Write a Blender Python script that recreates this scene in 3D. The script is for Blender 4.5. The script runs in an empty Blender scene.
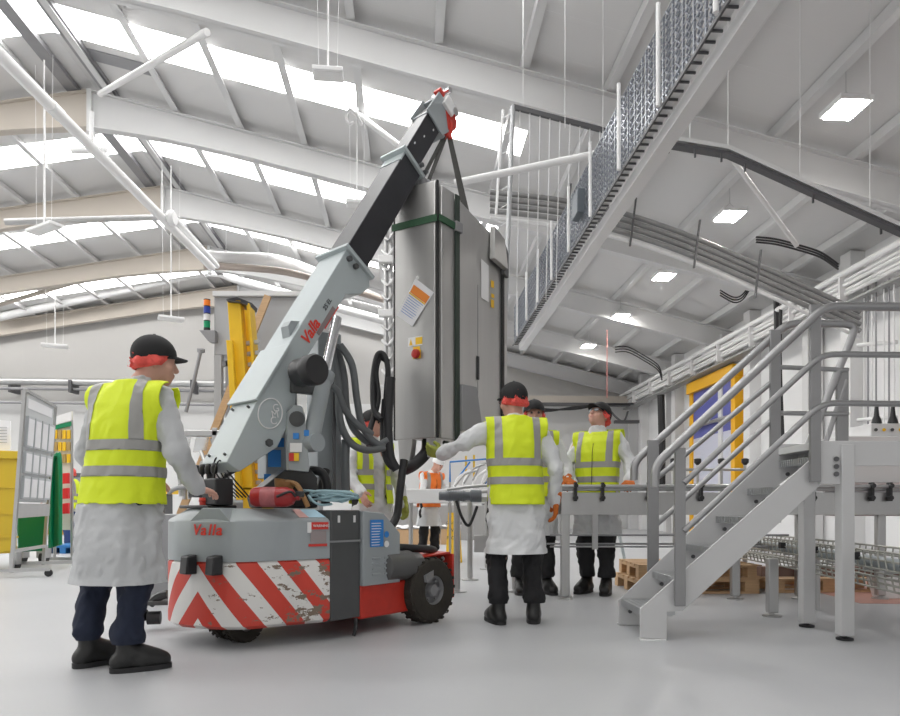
import bpy, bmesh, math, random
import numpy as np
from mathutils import Vector, Matrix, Quaternion
random.seed(4)
PI = math.pi
F, HC, CX, HY = 650.0, 0.82, 450.0, 510.0      # focal length, lens height, image centre column, horizon row
sc = bpy.context.scene
COL = sc.collection
V = Vector
def W(px, py, d): return V(((px-CX)/F*d, d, HC+(HY-py)/F*d))
def D(py): return F*HC/(py-HY)
def G(px, py): return W(px, py, D(py))
S = HC/0.86
AX, CR = V((-0.0614, 0.9981, 0)), V((0.9981, 0.0614, 0))
def B(u, v, z): return (CR*u+AX*v)*S + V((0, 0, z*S))     # hall frame: across, along, up

# ---------------------------------------------------------------- materials
MATS = {}
def M(name, col, rough=0.5, metal=0.0, var=0.0, vscale=6.0, bump=0.0, bscale=40.0, emit=None, stretch=None, alpha=1.0, trans=0.0, spec=0.5):
    if name in MATS: return MATS[name]
    m = bpy.data.materials.new(name); m.use_nodes = True
    nt = m.node_tree; b = nt.nodes['Principled BSDF']
    b.inputs['Base Color'].default_value = (*col, 1); b.inputs['Roughness'].default_value = rough
    b.inputs['Metallic'].default_value = metal; b.inputs['Specular IOR Level'].default_value = spec
    if alpha < 1: b.inputs['Alpha'].default_value = alpha
    if trans: b.inputs['Transmission Weight'].default_value = trans
    if emit:
        b.inputs['Emission Color'].default_value = (*emit[0], 1); b.inputs['Emission Strength'].default_value = emit[1]
    if var or bump:
        tc = nt.nodes.new('ShaderNodeTexCoord'); mp = nt.nodes.new('ShaderNodeMapping')
        nt.links.new(tc.outputs['Object'], mp.inputs['Vector'])
        if stretch: mp.inputs['Scale'].default_value = stretch
        if var:
            n = nt.nodes.new('ShaderNodeTexNoise'); n.inputs['Scale'].default_value = vscale; n.inputs['Detail'].default_value = 6
            nt.links.new(mp.outputs[0], n.inputs['Vector'])
            r = nt.nodes.new('ShaderNodeMix'); r.data_type = 'RGBA'
            r.inputs[6].default_value = (*[c*(1-var) for c in col], 1); r.inputs[7].default_value = (*[min(1, c*(1+var)) for c in col], 1)
            nt.links.new(n.outputs['Fac'], r.inputs[0]); nt.links.new(r.outputs[2], b.inputs['Base Color'])
        if bump:
            n2 = nt.nodes.new('ShaderNodeTexNoise'); n2.inputs['Scale'].default_value = bscale; n2.inputs['Detail'].default_value = 4
            nt.links.new(mp.outputs[0], n2.inputs['Vector'])
            bp = nt.nodes.new('ShaderNodeBump'); bp.inputs['Strength'].default_value = bump; bp.inputs['Distance'].default_value = 0.02
            nt.links.new(n2.outputs['Fac'], bp.inputs['Height']); nt.links.new(bp.outputs[0], b.inputs['Normal'])
    MATS[name] = m
    return m
def ribbed(m, scale, axis_vec, strength=0.25, dist=0.02):
    """adds a panel rib bump along one horizontal direction"""
    nt = m.node_tree; b = nt.nodes['Principled BSDF']
    tc = nt.nodes.new('ShaderNodeTexCoord'); d = nt.nodes.new('ShaderNodeVectorMath'); d.operation = 'DOT_PRODUCT'
    d.inputs[1].default_value = axis_vec; nt.links.new(tc.outputs['Object'], d.inputs[0])
    mu = nt.nodes.new('ShaderNodeMath'); mu.operation = 'MULTIPLY'; mu.inputs[1].default_value = scale; nt.links.new(d.outputs['Value'], mu.inputs[0])
    fr = nt.nodes.new('ShaderNodeMath'); fr.operation = 'FRACT'; nt.links.new(mu.outputs[0], fr.inputs[0])
    gt = nt.nodes.new('ShaderNodeMath'); gt.operation = 'GREATER_THAN'; gt.inputs[1].default_value = 0.12; nt.links.new(fr.outputs[0], gt.inputs[0])
    bp = nt.nodes.new('ShaderNodeBump'); bp.inputs['Strength'].default_value = strength; bp.inputs['Distance'].default_value = dist
    nt.links.new(gt.outputs[0], bp.inputs['Height']); nt.links.new(bp.outputs[0], b.inputs['Normal'])
    return m

# ---------------------------------------------------------------- mesh builder
class MB:
    def __init__(s): s.v = []; s.f = []; s.uv = {}
    def add(s, vs, fs):
        o = len(s.v); s.v += [V(x) for x in vs]; s.f += [tuple(i+o for i in f) for f in fs]; return s
    def hexa(s, p):      # 8 corners: bottom ring 0-3, top ring 4-7
        return s.add(p, [(3,2,1,0),(4,5,6,7),(0,1,5,4),(1,2,6,5),(2,3,7,6),(3,0,4,7)])
    def box(s, a, b):
        x0,y0,z0 = [min(a[i],b[i]) for i in range(3)]; x1,y1,z1 = [max(a[i],b[i]) for i in range(3)]
        return s.hexa([(x0,y0,z0),(x1,y0,z0),(x1,y1,z0),(x0,y1,z0),(x0,y0,z1),(x1,y0,z1),(x1,y1,z1),(x0,y1,z1)])
    def obox(s, o, ex, ey, ez):   # corner + three edge vectors
        o, ex, ey, ez = V(o), V(ex), V(ey), V(ez)
        if ex.cross(ey).dot(ez) < 0: ex, ey = ey, ex
        return s.hexa([o, o+ex, o+ex+ey, o+ey, o+ez, o+ex+ez, o+ex+ey+ez, o+ey+ez])
    def bar(s, p, q, w, h=None, up=(0,0,1)):
        p, q = V(p), V(q); h = h or w; d = (q-p).normalized(); up = V(up)
        x = d.cross(up)
        if x.length < 1e-3: x = d.cross(V((1,0,0)))
        x.normalize(); y = x.cross(d).normalized()
        return s.obox(p-x*w/2-y*h/2, x*w, q-p, y*h)
    def prism(s, poly, ex):       # polygon of 3-D points, extruded by ex
        ex = V(ex); n = len(poly); p = [V(a) for a in poly]
        nrm = V((0,0,0))
        for i in range(n): nrm += (p[i]-p[0]).cross(p[(i+1)%n]-p[0])
        if nrm.dot(ex) < 0: p.reverse()
        return s.add(p+[a+ex for a in p], [tuple(reversed(range(n))), tuple(range(n,2*n))]+[(i,(i+1)%n,n+(i+1)%n,n+i) for i in range(n)])
    def tube(s, pts, r, n=10, smooth=0, caps=True, closed=False):
        pts = [V(p) for p in pts]
        if smooth: pts = catmull(pts, smooth, closed)
        rs = r if isinstance(r, (list, tuple)) else [r]*len(pts)
        if len(rs) != len(pts): rs = [rs[min(len(rs)-1, int(i*len(rs)/len(pts)))] for i in range(len(pts))]
        m = len(pts); o = len(s.v); nx = None
        for i, p in enumerate(pts):
            if closed: t = pts[(i+1)%m]-pts[i-1]
            else: t = pts[min(i+1,m-1)]-pts[max(i-1,0)]
            t.normalize()
            if nx is None:
                nx = t.orthogonal().normalized()
            else:
                nx = nx - t*nx.dot(t)
                nx = nx.normalized() if nx.length > 1e-6 else t.orthogonal().normalized()
            ny = t.cross(nx)
            for k in range(n):
                a = 2*PI*k/n
                s.v.append(p+(nx*math.cos(a)+ny*math.sin(a))*rs[i])
        for i in range(m if closed else m-1):
            j = (i+1) % m
            for k in range(n):
                l = (k+1) % n
                s.f.append((o+i*n+k, o+i*n+l, o+j*n+l, o+j*n+k))
        if caps and not closed:
            s.f.append(tuple(o+k for k in reversed(range(n)))); s.f.append(tuple(o+(m-1)*n+k for k in range(n)))
        return s
    def cyl(s, p, q, r, n=20): return s.tube([p, q], r, n)
    def lathe(s, c, axis, prof, n=28, caps=True):   # prof: list of (radius, distance along axis)
        c = V(c); ax = V(axis).normalized(); nx = ax.orthogonal().normalized(); ny = ax.cross(nx); o = len(s.v); m = len(prof)
        for r, h in prof:
            for k in range(n):
                a = 2*PI*k/n; s.v.append(c+ax*h+(nx*math.cos(a)+ny*math.sin(a))*max(r,1e-4))
        for i in range(m-1):
            for k in range(n):
                l = (k+1)%n; s.f.append((o+i*n+k, o+i*n+l, o+(i+1)*n+l, o+(i+1)*n+k))
        if caps: s.f.append(tuple(o+k for k in reversed(range(n)))); s.f.append(tuple(o+(m-1)*n+k for k in range(n)))
        return s
    def ell(s, c, rx, ry, rz, n=16, m=10, rot=None):
        c = V(c); o = len(s.v)
        for i in range(1, m):
            t = PI*i/m
            for k in range(n):
                a = 2*PI*k/n; p = V((rx*math.sin(t)*math.cos(a), ry*math.sin(t)*math.sin(a), -rz*math.cos(t)))
                s.v.append(c+(rot @ p if rot else p))
        b = len(s.v); 
        for z in (-rz, rz):
            p = V((0,0,z)); s.v.append(c+(rot @ p if rot else p))
        for i in range(m-2):
            for k in range(n):
                l=(k+1)%n; s.f.append((o+i*n+k, o+i*n+l, o+(i+1)*n+l, o+(i+1)*n+k))
        for k in range(n):
            l=(k+1)%n; s.f.append((b, o+l, o+k)); s.f.append((b+1, o+(m-2)*n+k, o+(m-2)*n+l))
        return s
    def build(s, name, mat, parent=None, bevel=0.0, local=False, smooth=True, angle=38):
        me = bpy.data.meshes.new(name)
        vs = s.v
        if parent is not None and not local:
            inv = parent_matrix(parent).inverted(); vs = [inv @ p for p in vs]
        me.from_pydata([tuple(p) for p in vs], [], s.f); me.update()
        return link(name, me, mat, parent, bevel, smooth, angle)
def link(name, me, mat, parent=None, bevel=0.0, smooth=True, angle=38):
    for m in (mat if isinstance(mat, (list, tuple)) else [mat]): me.materials.append(m)
    if smooth:
        me.polygons.foreach_set('use_smooth', [True]*len(me.polygons))
        me.set_sharp_from_angle(angle=math.radians(angle))
    o = bpy.data.objects.new(name, me); COL.objects.link(o)
    if parent is not None: o.parent = parent
    if bevel:
        md = o.modifiers.new('edge', 'BEVEL'); md.width = bevel; md.segments = 2; md.limit_method = 'ANGLE'; md.angle_limit = math.radians(40)
        md.harden_normals = False
    return o
def parent_matrix(o):
    m = Matrix.LocRotScale(o.location, o.rotation_euler, o.scale)
    return parent_matrix(o.parent) @ m if o.parent else m
def catmull(p, k, closed=False):
    out = []; n = len(p); segs = n if closed else n-1
    for i in range(segs):
        if closed: a,b,c,d = p[i-1],p[i],p[(i+1)%n],p[(i+2)%n]
        else: a,b,c,d = p[max(i-1,0)],p[i],p[i+1],p[min(i+2,n-1)]
        for j in range(k):
            t = j/k; out.append(0.5*((2*b)+(c-a)*t+(2*a-5*b+4*c-d)*t*t+(3*b-a-3*c+d)*t*t*t))
    if not closed: out.append(p[-1].copy())
    return out
def tag(o, label=None, cat=None, group=None, kind=None):
    if label: o['label'] = label
    if cat: o['category'] = cat
    if group: o['group'] = group
    if kind: o['kind'] = kind
    return o
def thing(name, label, cat, loc=(0,0,0), rz=0.0, group=None):
    o = bpy.data.objects.new(name, None); COL.objects.link(o); o.empty_display_size = 0.1
    o.location = loc; o.rotation_euler = (0,0,rz)
    return tag(o, label, cat, group)
def dup(root, loc=None, rz=None, label=None):
    r = root.copy(); COL.objects.link(r)
    if loc is not None: r.location = loc
    if rz is not None: r.rotation_euler = (0,0,rz)
    if label: r['label'] = label
    for ch in list(root.children):
        c = ch.copy(); COL.objects.link(c); c.parent = r
        for g in list(ch.children):
            d = g.copy(); COL.objects.link(d); d.parent = c
    return r
def struct(o): o['kind'] = 'structure'; return o
def text(name, body, size, org, xd, yd, mat, parent, shear=0.0, ext=0.0015, align='LEFT', bold=0.0):
    cu = bpy.data.curves.new('txt', 'FONT'); cu.body = body; cu.size = size; cu.extrude = ext; cu.shear = shear; cu.align_x = align; cu.offset = bold
    cu.resolution_u = 4
    t = bpy.data.objects.new('txt', cu); COL.objects.link(t)
    me = bpy.data.meshes.new_from_object(t.evaluated_get(bpy.context.evaluated_depsgraph_get()))
    bpy.data.objects.remove(t); me.name = name
    xd = V(xd).normalized(); yd = V(yd); yd = (yd-xd*yd.dot(xd)).normalized(); zd = xd.cross(yd)
    mt = Matrix((xd, yd, zd)).transposed().to_4x4(); mt.translation = V(org)
    if parent is not None: mt = parent_matrix(parent).inverted() @ mt
    me.transform(mt); me.materials.clear()
    return link(name, me, mat, parent, smooth=False)
def panel(p0, p1, p2, p3, t=0.002):      # thin four-cornered plate
    p0,p1,p2,p3 = [V(p) for p in (p0,p1,p2,p3)]; n = (p1-p0).cross(p3-p0).normalized()*t
    return MB().prism([p0,p1,p2,p3], n)

# common materials
floor_m = M('floor_paint_grey', (0.44,0.447,0.462), 0.42, 0, 0.10, 0.9, 0.03, 60)
white_steel = M('white_painted_steel', (0.72,0.72,0.72), 0.45, 0, 0.04, 2)
beam_white = M('beam_white', (0.66,0.66,0.66), 0.55, 0, 0.05, 1.2)
beam_cream = M('beam_cream', (0.55,0.50,0.44), 0.6, 0, 0.07, 1.2)
purlin_m = M('purlin_galvanised', (0.66,0.66,0.66), 0.45, 0.15, 0.06, 2)
dark_trim = M('dark_grey_steel', (0.10,0.10,0.105), 0.5, 0.2)
mid_steel = M('mid_grey_steel', (0.30,0.30,0.31), 0.45, 0.3, 0.08, 5)
steel = M('stainless_steel', (0.50,0.50,0.50), 0.33, 0.85, 0.08, 8, stretch=(1,1,0.15))
galv = M('galvanised_steel', (0.50,0.51,0.52), 0.42, 0.6, 0.10, 14)
chrome = M('chrome', (0.82,0.83,0.85), 0.12, 1.0)
black_rub = M('black_rubber', (0.018,0.018,0.02), 0.55, 0, 0, 1, 0.1, 30)
grey_hose = M('grey_hose', (0.13,0.14,0.145), 0.5)
black_plastic = M('black_plastic', (0.02,0.02,0.022), 0.4)
white_plastic = M('white_plastic', (0.8,0.8,0.8), 0.4)
paper = M('white_paper', (0.82,0.82,0.84), 0.7)
yellow_p = M('yellow_paint', (0.85,0.52,0.015), 0.4, 0, 0.08, 10)
red_p = M('red_paint', (0.55,0.035,0.02), 0.4, 0, 0.2, 12)
orange_p = M('orange_plastic', (0.9,0.25,0.02), 0.45)
blue_p = M('blue_plastic', (0.03,0.22,0.62), 0.45)
green_p = M('green_plastic', (0.0,0.22,0.09), 0.35)
wood_m = M('raw_pine', (0.55,0.36,0.20), 0.7, 0, 0.25, 9, stretch=(1,8,8))
card_m = M('brown_cardboard', (0.52,0.34,0.19), 0.8, 0, 0.06, 8)
lamp_on = M('led_diffuser_lit', (1,1,1), 0.5, emit=((1,0.97,0.92), 110.0))
# ---------------------------------------------------------------- the hall
RU, RZ, SR, SL = -7.47, 10.88, 0.231, 0.175      # ridge position and height, right and left slope
UL, UR, VN, VB = -24.0, 10.35, -8.0, 29.3
def roofz(u): return RZ-(SR*(u-RU) if u > RU else SL*(RU-u))
def bquad(pts, t=(0,0,0.05)): return [B(*p) for p in pts]
struct(MB().obox(B(UL,VN,-0.2), CR*(UR-UL)*S, AX*(VB-VN)*S, V((0,0,0.2*S))).build('floor', floor_m, smooth=False))
struct(MB().prism([V((3.6,5.7,0.0005)),V((9.3,5.2,0.0005)),V((9.0,9.2,0.0005)),V((3.9,9.2,0.0005))], (0,0,0.002)).build('floor_paint', M('red_oxide_floor',(0.50,0.26,0.21),0.5,0,0.1,2), smooth=False))
wall_up = ribbed(M('wall_cladding', (0.50,0.49,0.475), 0.6), 1.0, tuple(CR), 0.2, 0.015)
wall_r = ribbed(M('wall_white_panel', (0.78,0.78,0.785), 0.5), 0.9, tuple(AX), 0.2, 0.01)
roof_m = ribbed(M('roof_liner', (0.66,0.655,0.65), 0.55, spec=0.3), 1.15, tuple(AX), 0.5, 0.02)
wb = MB()
us = [UL, RU, UR]
prof = [B(UL,VB,0), B(UR,VB,0), B(UR,VB,roofz(UR)+0.3), B(RU,VB,RZ+0.3), B(UL,VB,roofz(UL)+0.3)]
wb.prism(prof, AX*0.3)
wbk = struct(wb.build('wall_back', wall_up, smooth=False))
low = MB().obox(B(UL,VB-0.08,0), CR*(UR-UL)*S, AX*0.07*S, V((0,0,5.6*S)))
struct(low.build('dado_panel', M('wall_lower_white',(0.66,0.66,0.655),0.5), wbk, smooth=False))
wr = struct(MB().obox(B(UR,VN,0), AX*(VB-VN)*S, CR*0.3, V((0,0,(roofz(UR)+0.3)*S))).build('wall_right', wall_r, smooth=False))
for v in (14.2, 18.6, 24.0, 27.6):
    MB().obox(B(UR-0.35,v,0), AX*0.35*S, CR*0.35*S, V((0,0,roofz(UR)*S))).build('pilaster', white_steel, wr, smooth=False)
# roof with rooflight strips let into every bay
frames = [-2.25, 2.25, 6.75, 11.25, 15.75, 20.25, 24.75, 28.95]
sky_v = [(f+1.9, f+2.85) for f in frames[:-1]]
SKU = 2.4
rf = MB()
def slab(mb, u0, u1, v0, v1, t=0.14):
    a, b, c, d = B(u0,v0,roofz(u0)), B(u1,v0,roofz(u1)), B(u1,v1,roofz(u1)), B(u0,v1,roofz(u0))
    up = V((0,0,t)); mb.hexa([a,b,c,d,a+up,b+up,c+up,d+up])
edges = [VN]+[x for p in sky_v for x in p]+[VB+0.2]
for i in range(0, len(edges), 2):
    slab(rf, UL, RU, edges[i], edges[i+1]); slab(rf, RU, SKU, edges[i], edges[i+1])
slab(rf, SKU, UR+0.3, VN, VB+0.2)
roof = struct(rf.build('ceiling', roof_m, smooth=False))
rooflight = M('rooflight_grp', (0.95,0.97,1.0), 0.5, emit=((1.0,0.99,0.97), 9.0))
n = 1
for v0, v1 in sky_v:
    for u0, u1 in ((UL, RU), (RU, SKU)):
        w = MB(); slab(w, u0, u1, v0, v1, 0.06)
        struct(w.build('window_%d' % n, rooflight, smooth=False)); n += 1
# purlins run the length of the hall
for k in range(-15, 7):
    u = 0.45+1.5*k
    if u < UL+0.3 or abs(u-RU) < 0.35: continue
    z = roofz(u)
    p = MB(); p.bar(B(u,VN,z-0.10), B(u,VB,z-0.10), 0.06, 0.17)
    p.bar(B(u+0.05,VN,z-0.185), B(u+0.05,VB,z-0.185), 0.12, 0.012)
    struct(p.build('purlin', purlin_m, roof, smooth=False))
for du in (-0.42, 0.42):
    u = RU+du
    struct(MB().bar(B(u,VN,roofz(u)-0.07), B(u,VB,roofz(u)-0.07), 0.26, 0.12).build('ridge_channel', mid_steel, roof, smooth=False))
struct(MB().prism([B(-7.0,14.35,roofz(-7.0)-0.02),B(-5.55,14.35,roofz(-5.55)-0.02),B(-5.55,14.75,roofz(-5.55)-0.02),B(-7.0,14.75,roofz(-7.0)-0.02)], (0,0,0.015)).build('vent_panel', mid_steel, roof, smooth=False))
# portal frames: I-section rafters with a haunch at the ridge
def rafter(name, v, u0, u1, mat, parent):
    m = MB(); N = 10; dpt = 0.62
    for i in range(N):
        a, b = u0+(u1-u0)*i/N, u0+(u1-u0)*(i+1)/N
        za, zb = roofz(a)-0.20, roofz(b)-0.20
        ha = dpt+0.25*max(0, 1-abs(a-RU)/2.5); hb = dpt+0.25*max(0, 1-abs(b-RU)/2.5)
        def strip(v0, v1, ta, tb, ba, bb):
            P = [B(a,v0,ba),B(b,v0,bb),B(b,v1,bb),B(a,v1,ba),B(a,v0,ta),B(b,v0,tb),B(b,v1,tb),B(a,v1,ta)]
            m.hexa(P if b > a else [P[i] for i in (1,0,3,2,5,4,7,6)])
        strip(v-0.012, v+0.012, za, zb, za-ha, zb-hb)
        strip(v-0.11, v+0.11, za, zb, za-0.025, zb-0.025)
        strip(v-0.11, v+0.11, za-ha+0.025, zb-hb+0.025, za-ha, zb-hb)
    return m.build(name, mat, parent, smooth=False)
for i, v in enumerate(frames):
    e = bpy.data.objects.new('trim_%d' % (i+1), None); COL.objects.link(e); e['kind'] = 'structure'
    rafter('rafter', v, RU, UR, beam_white, e); rafter('rafter', v, RU, UL, beam_cream, e)
    MB().obox(B(RU-0.05,v-0.13,RZ-1.2), CR*0.1*S, AX*0.26*S, V((0,0,1.0*S))).build('ridge_plate', beam_white, e, smooth=False)
    MB().obox(B(UR-0.45,v-0.12,0), CR*0.4*S, AX*0.24*S, V((0,0,(roofz(UR)-0.3)*S))).build('column', beam_white, e, smooth=False)

# ---------------------------------------------------------------- camera, light, view
cam = bpy.data.cameras.new('camera'); co = bpy.data.objects.new('camera', cam); COL.objects.link(co)
co.location = (0,0,HC); co.rotation_euler = (PI/2,0,0)
cam.sensor_fit = 'HORIZONTAL'; cam.sensor_width = 36; cam.lens = 36*F/900; cam.shift_y = (HY-358)/900; cam.clip_start = 0.05; cam.clip_end = 200
sc.camera = co
wd = bpy.data.worlds.new('sky'); sc.world = wd; wd.use_nodes = True
wd.node_tree.nodes['Background'].inputs[0].default_value = (1.0,0.985,0.96,1); wd.node_tree.nodes['Background'].inputs[1].default_value = 0.75
vs = sc.view_settings; vs.view_transform = 'Standard'; vs.look = 'None'; vs.gamma = 1.0; vs.use_curve_mapping = False; vs.exposure = 0.06
sc.cycles.use_denoising = True
sc.cycles.max_bounces = 8; sc.cycles.diffuse_bounces = 5; sc.cycles.glossy_bounces = 4; sc.cycles.transparent_max_bounces = 12
# ---------------------------------------------------------------- pick and carry crane
R0 = V((-0.753, 4.07, 0)); FU = V((0.643, 0.766, 0)).normalized(); LF = V((-FU.y, FU.x, 0))
def C(f, s, z): return R0+FU*f+LF*s+V((0,0,z))
UP = V((0,0,1))
crane_grey = M('crane_grey', (0.33,0.36,0.375), 0.4, 0, 0.05, 6)
crane_light = M('crane_light_grey', (0.43,0.48,0.49), 0.38, 0, 0.04, 6)
crane_dark = M('crane_dark_grey', (0.075,0.078,0.08), 0.45, 0, 0.1, 8)
boom_black = M('boom_black', (0.022,0.022,0.026), 0.32, 0, 0.5, 5, 0.02, 20)
label_blue = M('label_blue', (0.03,0.22,0.62), 0.5); label_red = M('label_red', (0.62,0.04,0.03), 0.5)
letter_red = M('lettering_red', (0.72,0.05,0.03), 0.5); letter_white = M('lettering_white', (0.8,0.8,0.8), 0.5); letter_dark = M('lettering_dark', (0.05,0.05,0.06), 0.6)
tyre_m = M('tyre_rubber', (0.035,0.03,0.024), 0.85, 0, 0.5, 9, 0.3, 25)
crane = thing('mobile_crane', 'grey pick-and-carry crane with raised black boom and red and white striped tail', 'crane', C(0.2,0.45,0))
outline = [(0,0),(-0.25,0.07),(-0.5,0.16),(-0.62,0.30),(-0.68,0.46),(-0.70,0.62),(-0.62,0.82),(-0.4,0.93),(0.0,0.95)]
# chevron striped tail ballast: a slightly rounded band with its own stripe pattern
def stripes_mat():
    m = bpy.data.materials.new('chevron_stripes'); m.use_nodes = True; nt = m.node_tree; b = nt.nodes['Principled BSDF']
    N = nt.nodes.new; L = nt.links.new
    uv = N('ShaderNodeUVMap'); uv.uv_map = 'stripe'; sx = N('ShaderNodeSeparateXYZ'); L(uv.outputs[0], sx.inputs[0])
    def mth(op, a, b_=None):
        n = N('ShaderNodeMath'); n.operation = op
        for k, x in enumerate((a, b_)):
            if x is None: continue
            if isinstance(x, (int, float)): n.inputs[k].default_value = x
            else: L(x, n.inputs[k])
        return n.outputs[0]
    q = mth('ADD', sx.outputs[1], mth('MULTIPLY', mth('ABSOLUTE', sx.outputs[0]), 1.28))
    fr = mth('FRACT', mth('DIVIDE', mth('ADD', q, -0.185), 0.315)); red = mth('LESS_THAN', fr, 0.5)
    tc = N('ShaderNodeTexCoord'); no = N('ShaderNodeTexNoise'); no.inputs['Scale'].default_value = 9; no.inputs['Detail'].default_value = 8; no.inputs['Roughness'].default_value = 0.7
    mp = N('ShaderNodeMapping'); mp.inputs['Scale'].default_value = (1,1,2.2); L(tc.outputs['Object'], mp.inputs[0]); L(mp.outputs[0], no.inputs['Vector'])
    edge = mth('ADD', mth('MULTIPLY', sx.outputs[0], -0.13), mth('MULTIPLY', sx.outputs[1], -0.10))
    wear = mth('GREATER_THAN', mth('ADD', no.outputs['Fac'], edge), 0.615)
    m1 = N('ShaderNodeMix'); m1.data_type = 'RGBA'; m1.inputs[6].default_value = (0.74,0.73,0.71,1); m1.inputs[7].default_value = (0.58,0.05,0.03,1); L(red, m1.inputs[0])
    m2 = N('ShaderNodeMix'); m2.data_type = 'RGBA'; m2.inputs[7].default_value = (0.20,0.15,0.11,1); L(wear, m2.inputs[0]); L(m1.outputs[2], m2.inputs[6])
    L(m2.outputs[2], b.inputs['Base Color']); b.inputs['Roughness'].default_value = 0.45
    return m
def chevron_band():
    P = [C(f,s,0) for f, s in outline]
    P = catmull(P, 5); n = len(P); cen = C(-0.1,0.48,0)
    arc = [0]
    for i in range(1, n): arc.append(arc[-1]+(P[i]-P[i-1]).length)
    mid = min(range(n), key=lambda i: (P[i]-C(-0.655,0.385,0)).length); a0 = arc[mid]
    zs = [(0.118,0.03),(0.14,0.0),(0.50,0.0),(0.515,0.012)]
    me = bpy.data.meshes.new('counterweight'); vs, fs, uv = [], [], []
    for z, ins in zs:
        for p in P:
            d = (cen-p); d.z = 0; q = p+d.normalized()*ins; vs.append(q+V((0,0,z)))
    inv = parent_matrix(crane).inverted()
    for r in range(len(zs)-1):
        for i in range(n-1):
            fs.append((r*n+i+1, r*n+i, (r+1)*n+i, (r+1)*n+i+1)); 
            for k, rr in ((i+1,r),(i,r),(i,r+1),(i+1,r+1)): uv.append((arc[k]-a0, zs[rr][0]))
    t = len(zs)-1
    fs.append(tuple(range(0, n))); uv += [(9,9)]*n
    fs.append(tuple(t*n+i for i in reversed(range(n)))); uv += [(9,9)]*n
    fs.append(tuple([0]+[r*n for r in range(1,t+1)]+[r*n+n-1 for r in range(t,-1,-1)])); uv += [(9,9)]*(2*t+2)
    me.from_pydata([tuple(inv@p) for p in vs], [], fs); l = me.uv_layers.new(name='stripe')
    for i, c in enumerate(uv): l.data[i].uv = c
    bm = bmesh.new(); bm.from_mesh(me); bmesh.ops.recalc_face_normals(bm, faces=bm.faces); bm.to_mesh(me); bm.free()
    return link('counterweight', me, stripes_mat(), crane)
band = chevron_band()
def cowl():
    P = catmull([C(f,s,0) for f, s in outline], 5); cen = C(-0.15,0.47,0); n = len(P)
    m = MB(); lv = [(0.517,0.0),(0.75,0.0),(0.765,0.012),(0.825,0.115),(0.83,0.13)]
    for z, ins in lv:
        for p in P:
            d = cen-p; d.z = 0; m.v.append(p+d.normalized()*ins+V((0,0,z)))
    for r in range(len(lv)-1):
        for i in range(n-1): m.f.append((r*n+i+1, r*n+i, (r+1)*n+i, (r+1)*n+i+1))
    t = len(lv)-1; m.f.append(tuple(range(n))); m.f.append(tuple(t*n+i for i in reversed(range(n))))
    m.f.append(tuple([0]+[r*n for r in range(1,t+1)]+[r*n+n-1 for r in range(t,-1,-1)]))
    o = m.build('tail_cowl', crane_grey, crane)
    bm = bmesh.new(); bm.from_mesh(o.data); bmesh.ops.recalc_face_normals(bm, faces=bm.faces); bm.to_mesh(o.data); bm.free()
    return o
cw = cowl()
# black hook blocks on the tail, at the chevron
for s, f in ((0.47,-0.69),(0.30,-0.625)):
    o = C(f-0.05, s, 0.445); m = MB()
    m.hexa([o, o+LF*-0.085, o+LF*-0.085+FU*0.07, o+FU*0.07, o+UP*0.105+FU*0.01, o+UP*0.105+LF*-0.085+FU*0.01, o+UP*0.115+LF*-0.085+FU*0.07, o+UP*0.115+FU*0.07])
    m.build('tail_buffer', black_plastic, crane, 0.008)
# side: battery box, control cabinet, chassis beam
MB().obox(C(0.005,-0.005,0.12), FU*0.245, LF*0.9, UP*0.70).build('battery_box', crane_dark, crane, 0.008)
MB().obox(C(0.0,-0.012,0.615), FU*0.25, LF*0.02, UP*0.012).build('trim_strip', mid_steel, crane)
for f in (0.06,0.19): MB().obox(C(f,-0.008,0.74), FU*0.018, LF*0.01, UP*0.045).build('lifting_slot', white_plastic, crane)
pts = [C(0.255,-0.03,0.32),C(0.60,-0.03,0.32),C(0.60,-0.03,0.66),C(0.44,-0.03,0.80),C(0.255,-0.03,0.815)]
cc = MB().prism(pts, LF*0.55).build('control_cabinet', crane_grey, crane, 0.008)
lb = panel(C(0.31,-0.036,0.575),C(0.43,-0.036,0.575),C(0.43,-0.036,0.755),C(0.31,-0.036,0.755)).build('instruction_label', label_blue, cc)
m = MB()
for i in range(9): m.add(panel(C(0.32,-0.039,0.585+i*0.018),C(0.32+random.uniform(.06,.1),-0.039,0.585+i*0.018),C(0.32+.08,-0.039,0.590+i*0.018),C(0.32,-0.039,0.590+i*0.018),0.0008).v, [(0,1,2,3)])
m.build('label_print', letter_white, cc)
for z in (0.59,0.655): MB().lathe(C(0.46,-0.036,z), -LF, [(0.022,0),(0.022,0.002)], 20).build('round_sticker', label_blue if z > .6 else white_plastic, cc)
for i in range(4):
    for f in (0.33,0.44):
        MB().prism([C(f,-0.03,0.385+i*0.035),C(f+0.075,-0.03,0.385+i*0.035),C(f+0.075,-0.03,0.400+i*0.035),C(f,-0.03,0.400+i*0.035)], -LF*0.008).build('louvre', crane_grey, cc, 0.003)
ch = MB(); ch.obox(C(0.25,0.0,0.10), FU*0.60, LF*0.2, UP*0.225); ch.obox(C(0.25,0.70,0.10), FU*0.60, LF*0.2, UP*0.225)
ch.obox(C(0.25,0.2,0.14), FU*0.15, LF*0.5, UP*0.15)
ch.build('chassis', red_p, crane, 0.012)
MB().obox(C(0.25,0.05,0.33), FU*0.86, LF*0.85, UP*0.05).build('deck', mid_steel, crane, 0.005)
fp = MB(); fp.prism([C(1.13,-0.06,0.16),C(1.13,-0.06,0.49),C(1.13,0.98,0.49),C(1.13,0.98,0.16)], FU*0.02)
fp.prism([C(0.7,-0.04,0.47),C(1.13,-0.04,0.49),C(1.13,0.96,0.49),C(0.7,0.96,0.47)], UP*0.015)
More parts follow.
